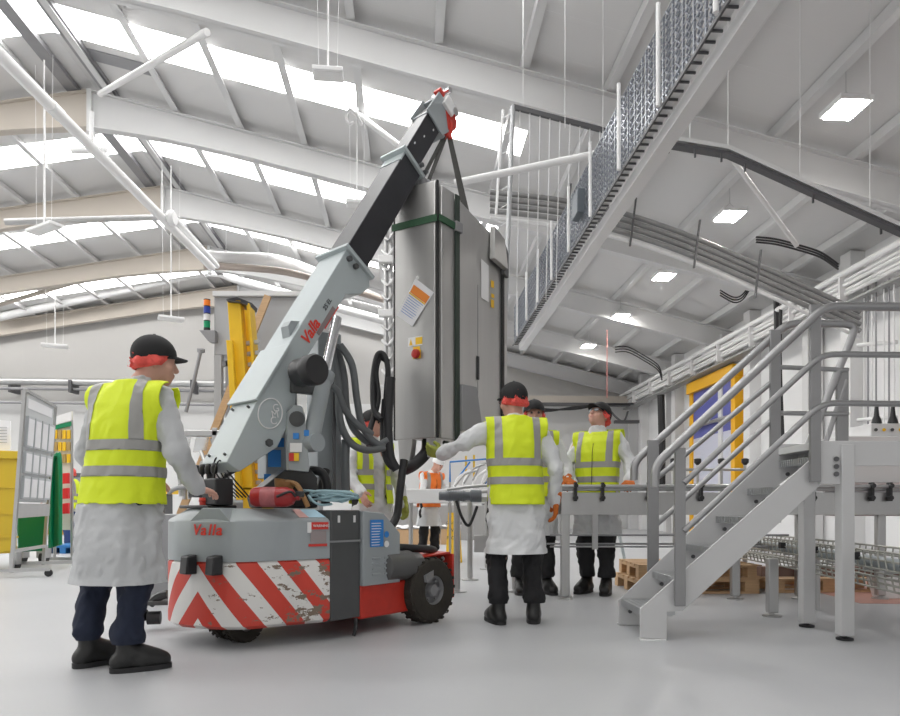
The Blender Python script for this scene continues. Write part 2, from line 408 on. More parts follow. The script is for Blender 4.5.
fp.build('front_frame', red_p, crane, 0.004)
MB().lathe(C(1.125,0.03,0.45), -FU, [(0.016,0),(0.016,0.006)], 16).build('frame_eye', white_plastic, crane)
mo = MB(); mo.lathe(C(0.62,0.02,0.43), FU, [(0.06,-0.16),(0.10,-0.14),(0.105,0.1),(0.085,0.12),(0.085,0.2)], 24)
mo.build('drive_motor', M('motor_dark',(0.12,0.12,0.12),0.4,0.3), crane)
MB().tube([C(0.42,0.1,0.50),C(0.55,0.03,0.56),C(0.7,0.06,0.55),C(0.95,0.04,0.53),C(1.1,0.1,0.51)], 0.03, 10, 6).build('motor_cable', black_rub, crane)
def wheel(f, s, r, w, name='wheel'):
    prof = [(0.45*r,-w/2),(0.78*r,-w/2),(0.93*r,-w*0.46),(r,-w*0.34),(r,w*0.34),(0.93*r,w*0.46),(0.78*r,w/2),(0.45*r,w/2)]
    t = MB().lathe(C(f,s,r+0.004), -LF, prof+[prof[0]], 40, caps=False)
    for k in range(22):                       # tread lugs
        a = 2*PI*k/22; d = FU*math.cos(a)+UP*math.sin(a); tt = FU*-math.sin(a)+UP*math.cos(a)
        for sg in (-1,1):
            q = C(f,s,r+0.004)+d*(r-0.006)+LF*(sg*w*0.06)
            t.obox(q+tt*(-0.012+0.01*sg), LF*(sg*w*0.38)+tt*0.02, tt*0.022, d*0.012)
    o = t.build(name, tyre_m, crane)
    h = MB().lathe(C(f,s,r+0.004), -LF, [(0.47*r,w*0.30),(0.5*r,w*0.44),(0.44*r,w*0.46),(0.40*r,w*0.30),(0.2*r,w*0.30),(0.17*r,w*0.48),(0.1*r,w*0.5)], 30)
    for k in range(6):
        a = 2*PI*k/6; q = C(f,s,r+0.004)-LF*w*0.30+(FU*math.cos(a)+UP*math.sin(a))*0.3*r; h.cyl(q, q-LF*0.012, 0.012, 8)
    h.build('wheel_hub', mid_steel, o)
    return o
wheel(0.90,0.0,0.235,0.17); wheel(0.90,0.90,0.235,0.17)
wheel(-0.36,0.40,0.12,0.10); wheel(-0.36,0.56,0.12,0.10)
MB().obox(C(-0.43,0.36,0.13), FU*0.14, LF*0.25, UP*0.08).build('wheel_fork', crane_dark, crane)
MB().bar(C(0.95,-0.06,0.38), C(0.78,-0.10,0.33), 0.02, 0.05).build('fender_stay', mid_steel, crane)
MB().tube([C(0.2,-0.02,0.12),C(0.19,-0.03,0.06),C(0.17,-0.03,0.01)], 0.012, 8).build('earth_strap', black_rub, crane)
# lettering and stickers on the cowl
P = catmull([C(f,s,0) for f, s in outline], 5)
xd = (C(-0.5,0.16,0)-C(-0.68,0.46,0)).normalized()
k0 = min(range(len(P)), key=lambda i: abs(CX+F*P[i].x/P[i].y-193)+(9 if P[i].y > 4.05 else 0))
def along(d):
    i = k0
    while d > 0 and i > 0:
        l = (P[i-1]-P[i]).length
        if l >= d: return P[i].lerp(P[i-1], d/l), (P[i-1]-P[i]).normalized()
        d -= l; i -= 1
    return P[i], xd
adv = 0
for ch_, wd_ in (('V',0.058),('a',0.050),('l',0.025),('l',0.025),('a',0.050)):
    pp, tt = along(adv+wd_/2); nn = V((tt.y,-tt.x,0))
    text('lettering', ch_, 0.088, pp-tt*wd_/2+nn*0.006+UP*0.675, tt, UP, letter_red, crane, shear=0.2, bold=0.0018); adv += wd_
nq = [W(192.5,521.5,3.9),W(227.5,522.5,3.9),W(220,509,3.9),W(203,509,3.9)]
def onwall(px, z):
    i = min(range(len(P)), key=lambda i: abs(CX+F*P[i].x/P[i].y-px)+(40 if P[i].y > 4.05 else 0)); return P[i]+UP*z
MB().prism([onwall(190,0.752),onwall(229,0.752),onwall(221,0.832),onwall(202,0.832)], V((0.05,0.14,0))).build('console_mount', crane_grey, crane, 0.004)
a0, a1 = C(-0.25,0.07,0), C(0,0,0); n2 = V(((a1-a0).y, -(a1-a0).x, 0)).normalized()
def st(t0, t1, z0, z1, mat, off=0.006):
    p, q = a0.lerp(a1,t0)+n2*off, a0.lerp(a1,t1)+n2*off
    return panel(p+UP*z0, q+UP*z0, q+UP*z1, p+UP*z1).build('sticker', mat, crane)
st(0.52,0.95,0.70,0.745,label_red); st(0.42,0.52,0.68,0.745,white_plastic); st(0.5,0.9,0.61,0.69,M('sticker_grey',(0.32,0.27,0.27),0.6)); st(0.45,0.92,0.595,0.612,label_red)
text('sticker_print', 'WARNING', 0.022, a0.lerp(a1,0.56)+n2*0.01+UP*0.715, a1-a0, UP, letter_white, crane)
# sloped stickers on the top chamfer
def chamf(p, k): 
    d = C(-0.15,0.47,0)-p; d.z = 0; d.normalize(); return p+d*(0.012+0.103*k)+V((0,0,0.765+0.06*k))+V((0,0,0.004))
p, q, r_ = a0.lerp(a1,0.28), a0.lerp(a1,0.52), a0.lerp(a1,0.97)
panel(chamf(p,.08),chamf(q,.08),chamf(q,.9),chamf(p,.9)).build('sticker', M('sticker_pink',(0.75,0.45,0.42),0.5), crane)
panel(chamf(q,.08),chamf(r_,.08),chamf(r_,.9),chamf(q,.9)).build('sticker', M('sticker_pale_blue',(0.50,0.72,0.85),0.4), crane)
# operator's lever console on the tail
con = MB(); con.obox(C(-0.60,0.40,0.83), FU*0.2, LF*0.34, UP*0.02); con.obox(C(-0.57,0.36,0.85), FU*0.12, LF*0.15, UP*0.16); con.obox(C(-0.55,0.52,0.90), FU*0.10, LF*0.20, UP*0.10)
co_ = con.build('lever_console', black_plastic, crane, 0.008)
for i in range(4):
    b0 = C(-0.52,0.46+0.07*i,1.0)
    MB().tube([b0, b0+V((0.0,0,0.05))], 0.008, 8).lathe(b0+UP*0.04, UP, [(0.012,0),(0.02,0.01),(0.021,0.04),(0.016,0.06),(0.01,0.065)], 14).build('lever', black_plastic, co_)
hb = MB().tube([C(-0.62,0.36,0.93),C(-0.66,0.52,0.96),C(-0.64,0.72,0.95),C(-0.60,0.86,0.93)], 0.014, 10, 6).build('steer_handle', mid_steel, crane)
MB().lathe(C(-0.56,0.50,0.845), UP, [(0.03,0),(0.03,0.02),(0.035,0.03),(0.03,0.05)], 16).build('stop_button', red_p, co_)
ca = MB()
for i in range(5): ca.tube([C(-0.55+.03*i,0.42+.06*i,1.0),C(-0.52+.02*i,0.40+.07*i,1.12+.02*(i%3)),C(-0.4,0.45+.05*i,1.02),C(-0.28,0.45+.04*i,0.90)], 0.005, 7, 6)
ca.build('control_cable', black_rub, crane)
# ---- boom
BS = 0.45; b0 = C(-0.49,BS+0.02,1.24); b1 = C(1.45,BS,4.30); bd = (b1-b0).normalized(); BL = (b1-b0).length
bn = LF.cross(bd)*-1
if bn.z < 0: bn = -bn
def Bm(t, s, n): return b0+bd*(t*BL)+LF*s+bn*n         # along, to the left, above the top face
outer = MB()
prof = [(-0.035,-0.05),(0.10,-0.012),(0.10,0),(0.47,0),(0.475,-0.22),(0.45,-0.30),(0.42,-0.27),(0.39,-0.17),(0.19,-0.15),(0.12,-0.27),(0.045,-0.29),(-0.035,-0.15)]
outer.prism([Bm(t,-0.145,n) for t, n in prof], LF*0.29)
ob = outer.build('boom_base_section', crane_light, crane, 0.006)
MB().obox(Bm(0.085,-0.165,-0.008), bd*(0.13*BL), LF*0.33, bn*0.016).build('boom_cover_plate', crane_light, ob, 0.003)
MB().prism([Bm(0.235,-0.10,-0.002),Bm(0.275,-0.10,-0.002),Bm(0.262,-0.10,0.05),Bm(0.25,-0.10,0.05)], LF*0.08).build('boom_lug', crane_grey, ob)
for t in (-0.02, 0.075):
    for s in (-0.09, 0.09): MB().cyl(Bm(t,s,-0.055 if t < 0 else -0.02), Bm(t,s,-0.03 if t < 0 else 0.0), 0.008, 8).build('bolt', crane_dark, ob)
MB().cyl(Bm(0.04,-0.14,-0.22), Bm(0.04,-0.165,-0.22), 0.025, 6).build('pivot_bolt', crane_dark, ob)
ring = MB(); cpt = Bm(0.085,-0.149,-0.13); N_ = 36
ring.tube([cpt+bd*math.cos(2*PI*k/N_)*0.10+bn*math.sin(2*PI*k/N_)*0.085 for k in range(N_)], 0.004, 6, closed=True); ring.build('oval_emblem', letter_white, ob)
for k, (c_, dt, dn) in enumerate((('G',0.03,0.01),('M',0.0,-0.005),('C',-0.03,-0.02))):
    text('emblem_letter', c_, 0.07, cpt+bd*(dt*1.3-0.02)+bn*(dn-0.02)-LF*0.003, bn*-0.6+bd*0.6, bd*0.7+bn*0.7, letter_white, ob)
text('lettering', 'Valla', 0.105, Bm(0.24,-0.148,-0.115), bd, bn, letter_red, ob, shear=0.2, bold=0.0025)
text('lettering', '25 EL', 0.045, Bm(0.325,-0.148,-0.10), bd, bn, letter_dark, ob)
panel(Bm(0.275,-0.148,-0.150),Bm(0.345,-0.148,-0.165),Bm(0.345,-0.148,-0.125),Bm(0.275,-0.148,-0.122)).build('data_plate', M('plate_grey',(0.25,0.2,0.2),0.5), ob)
panel(Bm(0.295,-0.149,-0.163),Bm(0.355,-0.149,-0.168),Bm(0.355,-0.149,-0.160),Bm(0.295,-0.149,-0.154)).build('data_plate', label_red, ob)
MB().obox(Bm(0.462,-0.175,-0.28), bd*0.03, LF*0.35, bn*0.31).build('boom_collar', crane_light, crane, 0.004)
for n_ in (-0.05,-0.12): MB().cyl(Bm(0.452,-0.14,n_), Bm(0.452,-0.17,n_), 0.02, 10).build('wear_pad_bolt', crane_dark, ob)
s2 = MB().obox(Bm(0.44,-0.11,-0.225), bd*(0.345*BL), LF*0.22, bn*0.215).build('boom_middle_section', boom_black, crane, 0.006)
MB().obox(Bm(0.755,-0.112,-0.02), bd*0.09, LF*0.224, bn*0.014).build('boom_end_cover', crane_light, s2)
MB().obox(Bm(0.778,-0.135,-0.25), bd*0.03, LF*0.27, bn*0.28).build('boom_collar', crane_light, crane, 0.004)
for n_ in (-0.17,-0.23): MB().cyl(Bm(0.79,-0.10,n_), Bm(0.79,-0.16,n_), 0.018, 10).build('wear_pad_bolt', crane_dark, s2)
s3 = MB().obox(Bm(0.74,-0.085,-0.19), bd*(0.205*BL), LF*0.17, bn*0.175).build('boom_top_section', boom_black, crane, 0.005)
for k in range(3): MB().obox(Bm(0.83+k*.04,-0.087,-0.06-0.04*k), bd*0.02, LF*0.003, bn*0.012).build('boom_mark', letter_white, s3)
# boom head with the side plates and a red sheave block
hd = MB()
for s in (-0.10, 0.082):
    hd.prism([Bm(0.925,s,-0.22),Bm(0.989,s,-0.30),Bm(1.005,s,-0.12),Bm(1.001,s,0.0),Bm(0.929,s,0.01)], LF*0.018)
hd.obox(Bm(0.929,-0.09,-0.25), bd*0.03, LF*0.18, bn*0.24); hd.obox(Bm(0.993,-0.09,-0.10), bd*0.025, LF*0.18, bn*0.08)
hp = hd.build('boom_head', crane_grey, crane, 0.004)
MB().obox(Bm(0.953,-0.07,-0.12), bd*0.06, LF*0.14, bn*0.09).build('head_block', crane_dark, hp)
rh = MB()
for s in (-0.105, 0.02):
    rh.prism([Bm(0.985,s,-0.13),Bm(1.01,s,-0.12),Bm(1.0,s,-0.27),Bm(0.98,s,-0.30),Bm(0.955,s,-0.24)], LF*0.03)
rh.obox(Bm(1.005,-0.1,-0.06), bd*0.035, LF*0.07, bn*0.07)
rh.build('sheave_plate', red_p, hp, 0.004)
MB().cyl(Bm(1.001,-0.14,-0.2), Bm(1.001,0.1,-0.2), 0.035, 16).cyl(Bm(1.029,-0.13,-0.06), Bm(1.029,0.06,-0.06), 0.025, 16).build('sheave_pin', chrome, hp)
MB().obox(Bm(0.985,-0.13,-0.20), bd*0.11, LF*0.03, bn*0.13).build('limit_switch', white_plastic, hp, 0.004)
# hook under the head
hk0 = W(447,118,5.52); 
hk = MB().tube([hk0+V((0,0,.11)), hk0+V((0,0,0.02))], 0.016, 8)
hk.lathe(hk0, UP, [(0.012,-0.01),(0.035,0.0),(0.035,0.03),(0.02,0.05)], 14)
hk.tube([hk0+V((0,0,0)),hk0+V((0.035,0,-0.05)),hk0+V((0.035,0,-0.11)),hk0+V((0,0,-0.15)),hk0+V((-0.04,0,-0.12)),hk0+V((-0.045,0,-0.08))], 0.017, 8, 5)
hk.build('lifting_hook', red_p, crane)
# luffing cylinder, mast, brackets
c0, c1 = W(311,440,4.22), W(337,318,4.47)
cm = c0.lerp(c1,0.48)
MB().cyl(c0, cm, 0.055, 20).lathe(cm, (c1-c0), [(0.055,-0.02),(0.066,0),(0.066,0.05),(0.04,0.06)], 20).build('ram_barrel', crane_grey, crane)
MB().cyl(cm, c1, 0.034, 18).build('ram_rod', chrome, crane)
MB().cyl(c0+LF*-0.07-UP*0.02, c0+LF*0.1-UP*0.02, 0.06, 20).build('ram_pin', crane_grey, crane)
ml = MB(); ml.obox(W(318,492,4.75), V((0.155,0.10,0)), V((-0.12,0.16,0)), UP*1.18); ml.build('mast_column', crane_grey, crane, 0.008)
MB().obox(W(333,490,4.72), V((0.02,0.012,0)), V((-0.01,0.015,0)), UP*1.0).build('mast_rail', dark_trim, crane)
bk = MB(); q = [(288,470),(287,430),(288,412),(294,405),(302,406),(305,414),(309,462),(309,472)]
bk.prism([W(x,y,4.18) for x, y in q], V((-0.02,0.03,0)))
br = bk.build('pivot_bracket', crane_grey, crane, 0.004)
MB().prism([W(x,y,4.55) for x, y in q], V((-0.02,0.03,0))).build('pivot_bracket', crane_grey, crane, 0.004)
MB().cyl(W(297,419,4.20), W(297,419,4.14), 0.03, 6).cyl(W(297,419,4.18), W(297,419,4.165), 0.05, 20).build('pivot_pin', crane_dark, br)
def pl(x0,y0,x1,y1,d,mat,name,par): return panel(W(x0,y1,d),W(x1,y1,d),W(x1,y0,d),W(x0,y0,d),0.001).build(name, mat, par)
pl(293,433,299,439,4.17,label_blue,'sticker',br); pl(304,430,309,436,4.17,label_blue,'sticker',br)
pl(289,453,294,461,4.17,label_red,'sticker',br); pl(294,453,299,461,4.17,yellow_p,'sticker',br); pl(290,443,302,452,4.17,white_plastic,'sticker',br)
bx = MB().obox(W(266,478,4.42), V((0.19,0.10,0)), V((-0.1,0.14,0)), UP*0.62).build('hydraulic_tank', crane_grey, crane, 0.008)
pl(268,450,281,467,4.40,label_blue,'sticker',bx); pl(274,438,284,447,4.40,label_blue,'sticker',bx); pl(264,474,271,481,4.40,label_blue,'sticker',bx)
ba = MB().prism([W(x,y,4.22) for x, y in [(255,497),(262,488),(285,470),(300,466),(312,470),(318,478),(318,508),(258,508)]], V((-0.1,0.14,0)))
ba.build('slew_base', black_plastic, crane, 0.01)
mt_ = MB(); mc = W(304,372,4.12); ax = (-LF).normalized()
mt_.lathe(mc, ax, [(0.04,-0.06),(0.088,-0.05),(0.09,0.05),(0.098,0.06),(0.098,0.12),(0.088,0.135),(0.07,0.136)], 32)
mt_.build('winch_motor', black_plastic, crane)
MB().obox(W(292,392,4.2), V((0.14,0.09,0)), V((-0.03,0.04,0)), UP*0.16).build('motor_bracket', crane_dark, crane, 0.01)
# hoses
def hose(pts, r, mat, name='hydraulic_hose', n=10): return MB().tube([W(*p) for p in pts], r, n, 8).build(name, mat, crane)
hose([(340,345,4.7),(352,365,4.72),(357,400,4.75),(362,425,4.8),(372,440,4.85),(384,447,4.9)], 0.026, grey_hose)
hose([(336,345,4.75),(344,375,4.78),(347,410,4.8),(356,432,4.85),(374,445,4.92),(388,440,4.95)], 0.026, grey_hose)
hose([(332,350,4.7),(338,385,4.7),(340,420,4.7),(350,442,4.75),(366,450,4.8),(384,448,4.9)], 0.027, grey_hose)
hose([(330,385,4.65),(338,392,4.66),(345,410,4.7),(358,425,4.76),(372,434,4.85)], 0.024, grey_hose)
hose([(384,447,4.95),(388,425,5.0),(386,400,5.05),(388,370,5.08),(384,355,5.1),(377,356,5.1),(373,380,5.08),(374,410,5.0),(381,420,4.95)], 0.022, black_rub)
hose([(388,362,5.1),(380,358,5.12),(376,372,5.1),(378,400,5.06),(370,430,4.95),(369,446,4.9)], 0.022, black_rub)
hose([(346,440,4.78),(345,460,4.78),(346,500,4.78)], 0.033, grey_hose)
hose([(326,470,4.55),(322,484,4.5),(320,496,4.45)], 0.03, black_rub); hose([(310,470,4.4),(322,473,4.4),(327,487,4.4),(325,505,4.4)], 0.03, black_rub)
# black cable bundle down to the deck
hose([(391,378,5.05),(388,420,5.0),(390,455,4.95),(397,470,4.95)], 0.036, black_rub, 'cable_bundle', 12)
hose([(386,400,5.05),(384,440,5.0),(388,460,4.95),(396,468,4.95)], 0.034, black_rub, 'cable_bundle', 12)
hose([(404,460,4.95),(400,490,4.9),(397,515,4.88),(390,528,4.8)], 0.03, black_rub, 'cable_bundle', 12)
# foot pedal plate poking out at the far side
m = MB(); m.obox(W(141,606,4.35), V((0.24,0.05,0)), V((0,0.2,0)), UP*0.03); m.build('outrigger_pad', crane_dark, crane, 0.006)
MB().cyl(W(152,618,4.42)-V((0.03,0,0)), W(152,618,4.42)+V((0.05,0.02,0)), 0.045, 18).cyl(W(143,615,4.42)-V((0.02,0,0)), W(143,615,4.42)+V((0.02,0.0,0)), 0.04, 18).build('outrigger_roller', black_rub, crane)
MB().tube([W(150,604,4.4),W(158,597,4.4),W(168,594,4.4)], 0.03, 8, 5).build('outrigger_arm', black_plastic, crane)

# loose things riding on the crane
ex = thing('fire_extinguisher', 'red fire extinguisher lying on the grey crane tail', 'fire extinguisher', C(-0.2,0.35,0.83))
e0, e1 = W(252,497,3.93), W(296,497,3.93)
eb = MB().lathe(e0, e1-e0, [(0.02,-0.005),(0.05,0.0),(0.06,0.02),(0.06,0.21),(0.045,0.25),(0.02,0.265),(0.02,0.29)], 28).build('cylinder_body', M('extinguisher_red',(0.33,0.012,0.014),0.3), ex)
MB().lathe(e0, e1-e0, [(0.0615,0.06),(0.0615,0.15)], 28).build('body_label', M('label_maroon',(0.36,0.10,0.11),0.5,0,0.4,30), ex)
MB().obox(e1+V((0.0,-0.02,0.0)), V((0.05,0,0)), V((0,0.03,0)), V((0,0,0.035))).build('valve_handle', black_plastic, ex, 0.004)
MB().tube([e1+V((.01,-.05,.0)), e1+V((-.02,-.066,.03)), e1+V((-.1,-.066,.0))], 0.008, 8, 6).build('discharge_hose', black_rub, ex)
cup = MB().lathe(W(283,492,4.12), V((0.2,-0.1,1)), [(0.03,0.0),(0.055,0.02),(0.065,0.06),(0.066,0.075),(0.058,0.075),(0.05,0.03)], 24)
cup.tube([W(287,482,4.10),W(297,485,4.06),W(304,498,4.02),(W(308,507,4.02))], 0.016, 8, 6)
tag(cup.build('brown_strap_ring', M('brown_strap',(0.30,0.16,0.06),0.6,0,0.3,20)), 'brown ratchet strap ring behind the red fire extinguisher', 'strap')
rope = MB()
for k in range(7):
    cx_ = W(333+random.uniform(-4,4),502,4.15+0.05*random.random()); rr = 0.06+0.012*k
    rope.tube([cx_+V((rr*1.3*math.cos(a+k)+random.uniform(-.01,.01), rr*0.7*math.sin(a+k), 0.0+0.05*math.sin(a*0.5+k)**2+0.004*k)) for a in [2*PI*j/10 for j in range(10)]], 0.008, 7, 4, closed=True)
rope.tube([W(308,495,4.1),W(314,502,4.1),W(322,505,4.12),W(332,504,4.15)], 0.008, 7, 5)
tag(rope.build('coiled_rope', M('pale_blue_rope',(0.34,0.50,0.55),0.8)), 'coil of pale blue rope lying on the dark crane box', 'rope')

# ---------------------------------------------------------------- the lifted steel cabinet
NW, LW, RW = V((-0.095,5.15,0)), V((-0.443,5.34,0)), V((0.477,5.88,0))
ea = (LW-NW); eb_ = (RW-NW); zt, zb = HC+329/F*5.15, HC+72/F*5.15
steel_cab = M('brushed_steel_cabinet', (0.50,0.495,0.485), 0.38, 0.8, 0.12, 4, 0.015, 60, stretch=(3,3,0.12))
steel_dk = M('brushed_steel_side', (0.50,0.495,0.485), 0.42, 0.75, 0.10, 3, stretch=(3,3,0.12))
gasket = M('black_gasket', (0.015,0.015,0.015), 0.6)
cab = thing('steel_cabinet', 'tall stainless steel machine cabinet hanging from the crane hook', 'cabinet', NW+(ea+eb_)/2+V((0,0,zb)))
an, bnn = ea.normalized(), eb_.normalized()          # along narrow face (left) / along wide face (right, away)
def K(a, b, z): return NW+ea*a+eb_*b+V((0,0,z))
body = MB().prism([K(0.02,0.0,zb+.02),K(0.02,0.98,zb+.02),K(0.02,0.98,zt-0.28),K(0.02,0.86,zt-0.16),K(0.02,0.0,zt)], ea*0.96)
body.build('cabinet_body', steel_dk, cab, 0.012)
front = MB().obox(K(0.014,0,zb)-bnn*0.03, ea*0.955, bnn*0.03, UP*(zt-zb)).build('narrow_door', steel_cab, cab, 0.008)
MB().obox(K(0.0,0.0,zb)-bnn*0.026-an*0.012, an*0.010, bnn*0.02, UP*(zt-zb)).build('door_gasket', gasket, cab)
MB().obox(K(0.965,0.0,zb)-bnn*0.024, an*0.02, bnn*0.024, UP*(zt-zb)).build('door_gasket', gasket, cab)
MB().obox(K(0,0.02,zb)-an*0.02, an*0.025, bnn*0.17, UP*(zt-zb-.03)).build('corner_panel', steel_cab, cab, 0.006)
MB().prism([K(0,0.24,zb)-an*0.018,K(0,0.94,zb)-an*0.018,K(0,0.94,zt-0.36)-an*0.018,K(0,0.80,zt-0.20)-an*0.018,K(0,0.24,zt-0.05)-an*0.018], an*0.02).build('wide_door', steel_cab, cab, 0.005)
MB().obox(K(0,0.55,zb)-an*0.021, an*0.004, bnn*0.004, UP*1.35).build('door_seam', mid_steel, cab)
MB().obox(K(0,0.53,1.93)-an*0.03, an*0.012, bnn*0.03, UP*0.20).build('recessed_handle', black_plastic, cab, 0.004)
MB().obox(K(0,0.93,zb+0.1)-an*0.035, an*0.02, bnn*0.035, UP*(zt-zb-.55)).build('hinge_rail', gasket, cab)
MB().obox(K(0,0.96,zb+0.1)-an*0.03, an*0.03, bnn*0.06, UP*(zt-zb-.5)).build('end_flange', steel_cab, cab, 0.004)
MB().prism([K(0,0.72,zt-0.42)-an*0.03,K(0,0.92,zt-0.47)-an*0.05,K(0,0.92,zt-0.20)-an*0.02,K(0,0.74,zt-0.13)-an*0.02], -an*0.05).build('corner_hood', steel_cab, cab, 0.006)
MB().prism([K(0,0.92,zt-0.50)-an*0.03,K(0,1.0,zt-0.52)-an*0.03,K(0,1.0,zt-0.30)-an*0.03,K(0,0.92,zt-0.20)-an*0.03], -an*0.03).build('corner_hood', dark_trim, cab, 0.004)
MB().prism([K(0,0.26,zb+0.08)-an*0.025,K(0,0.50,zb+0.10)-an*0.07,K(0,0.44,zb+0.46)-an*0.05,K(0,0.26,zb+0.46)-an*0.025], -an*0.03).build('side_bracket', mid_steel, cab, 0.005)
# foot brackets and underside fittings
MB().prism([K(0.9,-0.03,zb),K(0.55,-0.03,zb),K(0.62,-0.03,zb-0.19),K(0.86,-0.03,zb-0.19)], bnn*0.06).build('foot_bracket', steel_cab, cab, 0.004)
MB().prism([K(0.22,-0.03,zb),K(-0.02,-0.03,zb),K(0.0,-0.03,zb-0.15),K(0.2,-0.03,zb-0.15)], bnn*0.06).build('foot_bracket', steel_cab, cab, 0.004)
MB().tube([K(0.5,0.15,zb),K(0.45,0.1,zb-0.1),K(0.55,0.0,zb-0.2),K(0.75,-0.02,zb-0.24)], 0.05, 10, 6).build('drain_hose', black_rub, cab)
# door sticker group, tag and rotary switch
def fp(a, z, off=0.033): return K(a,0,z)-bnn*off
def fpanel(a0, a1, z0, z1, mat, name, off=0.033, par=None): return panel(fp(a0,z0,off),fp(a1,z0,off),fp(a1,z1,off),fp(a0,z1,off),0.001).build(name, mat, par or front)
zz = lambda py: HC+(HY-py)/F*5.22
fpanel(0.64,0.30,zz(346),zz(337),white_plastic,'warning_label'); fpanel(0.46,0.30,zz(345),zz(338),yellow_p,'warning_label',0.0345); fpanel(0.52,0.36,zz(351.5),zz(347),yellow_p,'warning_label')
tri = MB().prism([fp(0.61,zz(345),0.035),fp(0.53,zz(345),0.035),fp(0.57,zz(338.5),0.035)], -bnn*0.001); tri.build('warning_triangle', yellow_p, front)
fpanel(0.525,0.335,zz(359),zz(350.5),yellow_p,'switch_plate',0.034)
MB().lathe(fp(0.43,zz(354.5)), -bnn, [(0.035,0),(0.038,0.01),(0.034,0.03),(0.02,0.035)], 24).build('rotary_switch', M('switch_red',(0.45,0.02,0.015),0.4), front)
MB().obox(fp(0.415,zz(358),0.07), an*0.012, bnn*0.01, UP*0.055).build('switch_grip', M('switch_red',(0.45,0.02,0.015),0.4), front)
# wide side: white data label and small yellow stickers
def sp(b, z): return K(0,b,z)-an*0.022
z2 = lambda py: HC+(HY-py)/F*5.72
panel(sp(0.60,z2(303)),sp(0.72,z2(304)),sp(0.72,z2(268)),sp(0.60,z2(265)),0.001).build('data_label', white_plastic, cab)
for k, (a, b, c) in enumerate(((0.76,281,288),(0.765,294,298),(0.76,300,308))): panel(sp(a,z2(c)),sp(a+.05,z2(c)),sp(a+.05,z2(b)),sp(a,z2(b)),0.001).build('warning_sticker', yellow_p, cab)
# paper inspection tag hung on the door, its own object
tg = thing('inspection_tag', 'white and orange paper tag tied crookedly on the steel cabinet door', 'tag', fp(0.6,zz(305)))
T0, T1, T2, T3 = [W(x,y,d) for x, y, d in ((398.5,316,5.26),(414,327,5.23),(435.5,293,5.15),(417,279,5.18))]
T0, T1, T2, T3 = [p-bnn*0.02 for p in (T0,T1,T2,T3)]
panel(T0,T1,T2,T3,0.002).build('paper_sheet', paper, tg)
def tq(u0,u1,v0,v1,mat,nm):
    f = lambda u,v: T0.lerp(T1,u).lerp(T3.lerp(T2,u),v)-bnn*0.004
    panel(f(u0,v0),f(u1,v0),f(u1,v1),f(u0,v1),0.001).build(nm, mat, tg)
tq(0.08,0.97,0.66,0.86,M('tag_orange',(0.8,0.25,0.04),0.6),'orange_band'); tq(0.05,0.97,0.62,0.65,yellow_p,'yellow_rule')
m = MB()
for i in range(8):
    f = lambda u,v: T0.lerp(T1,u).lerp(T3.lerp(T2,u),v)-bnn*0.004
    v = 0.57-i*0.06; m.add(panel(f(.1,v),f(random.uniform(.6,.93),v),f(.9,v+.018),f(.1,v+.018),.0008).v, [(0,1,2,3)])
m.build('tag_print', M('tag_print_blue',(0.25,0.36,0.6),0.6), tg)
MB().lathe(T3.lerp(T2,0.15)+V((0,0,0.02)), -bnn, [(0.012,0),(0.014,0.01),(0.008,0.02)], 12).build('tie', white_plastic, tg)
# green ratchet strap round the cabinet
green_web = M('green_webbing', (0.035,0.10,0.05), 0.7, 0, 0.2, 40)
stp = thing('ratchet_strap', 'dark green webbing strap wrapped round the hanging steel cabinet', 'strap', K(0.5,0,zt-0.22))
zs_ = zt-0.28
MB().obox(K(1.02,0,zs_-.05)-bnn*0.04, ea*-1.06, bnn*0.008, UP*0.055).build('horizontal_band', green_web, stp)
MB().obox(K(-0.04,-0.03,zs_-.05)-an*0.02, an*0.008, bnn*0.26, UP*0.055).build('horizontal_band', green_web, stp)
MB().obox(K(0,0.195,zb-0.02)-an*0.035, an*0.01, bnn*0.055, UP*(zt-zb-0.02)).build('vertical_band', M('dark_webbing',(0.035,0.05,0.04),0.7), stp)
MB().obox(K(0,0.185,zs_-.06)-an*0.05, an*0.03, bnn*0.085, UP*0.08).build('ratchet_buckle', mid_steel, stp, 0.004)
MB().tube([K(0,0.2,zb-0.0)-an*0.035,K(0,0.18,zb-0.04)-an*0.02,K(0,0.08,zb-0.03)], 0.018, 8, 6).build('strap_tail', M('dark_webbing',(0.035,0.05,0.04),0.7), stp)
# lifting sling
sl = thing('lifting_sling', 'grey two leg lifting sling between the red hook and the steel cabinet', 'sling', hk0-V((0,0,0.2)))
web = M('grey_webbing', (0.09,0.09,0.085), 0.75, 0, 0.2, 40)
hkb = hk0-V((0,0,0.13)); lt, rt = K(0.55,0.12,zt+0.02), K(0.25,0.55,zt-0.08)
for p, q in ((hkb+V((-.01,0,0)), lt+V((-.03,0,0.06))), (hkb+V((-.005,0.02,0)), lt+V((.03,0.02,0.06)))): MB().bar(p, q, 0.03, 0.012, up=(0,1,0)).build('sling_leg', web, sl)
for p, q in ((hkb+V((.01,0,0)), rt), (hkb+V((.02,.02,0)), rt+V((.03,.02,0)))): MB().bar(p, q, 0.032, 0.012, up=(0,1,0)).build('sling_leg', web, sl)
MB().tube([hkb+V((-.03,0,-.05)),hkb+V((0,0,.03)),hkb+V((.03,0,-.05))], 0.02, 8, 6).build('sling_crown', red_p, sl)
MB().tube([lt+V((-.09,0,0.0)),lt+V((-.05,0,.06)),lt+V((.02,0,.07)),lt+V((.09,0,.03)),lt+V((.13,0,-.01))], 0.025, 10, 5).tube([lt+V((-.02,-.02,-.02)),lt+V((.0,-.02,.08))], 0.035, 10).build('shackle', mid_steel, sl)
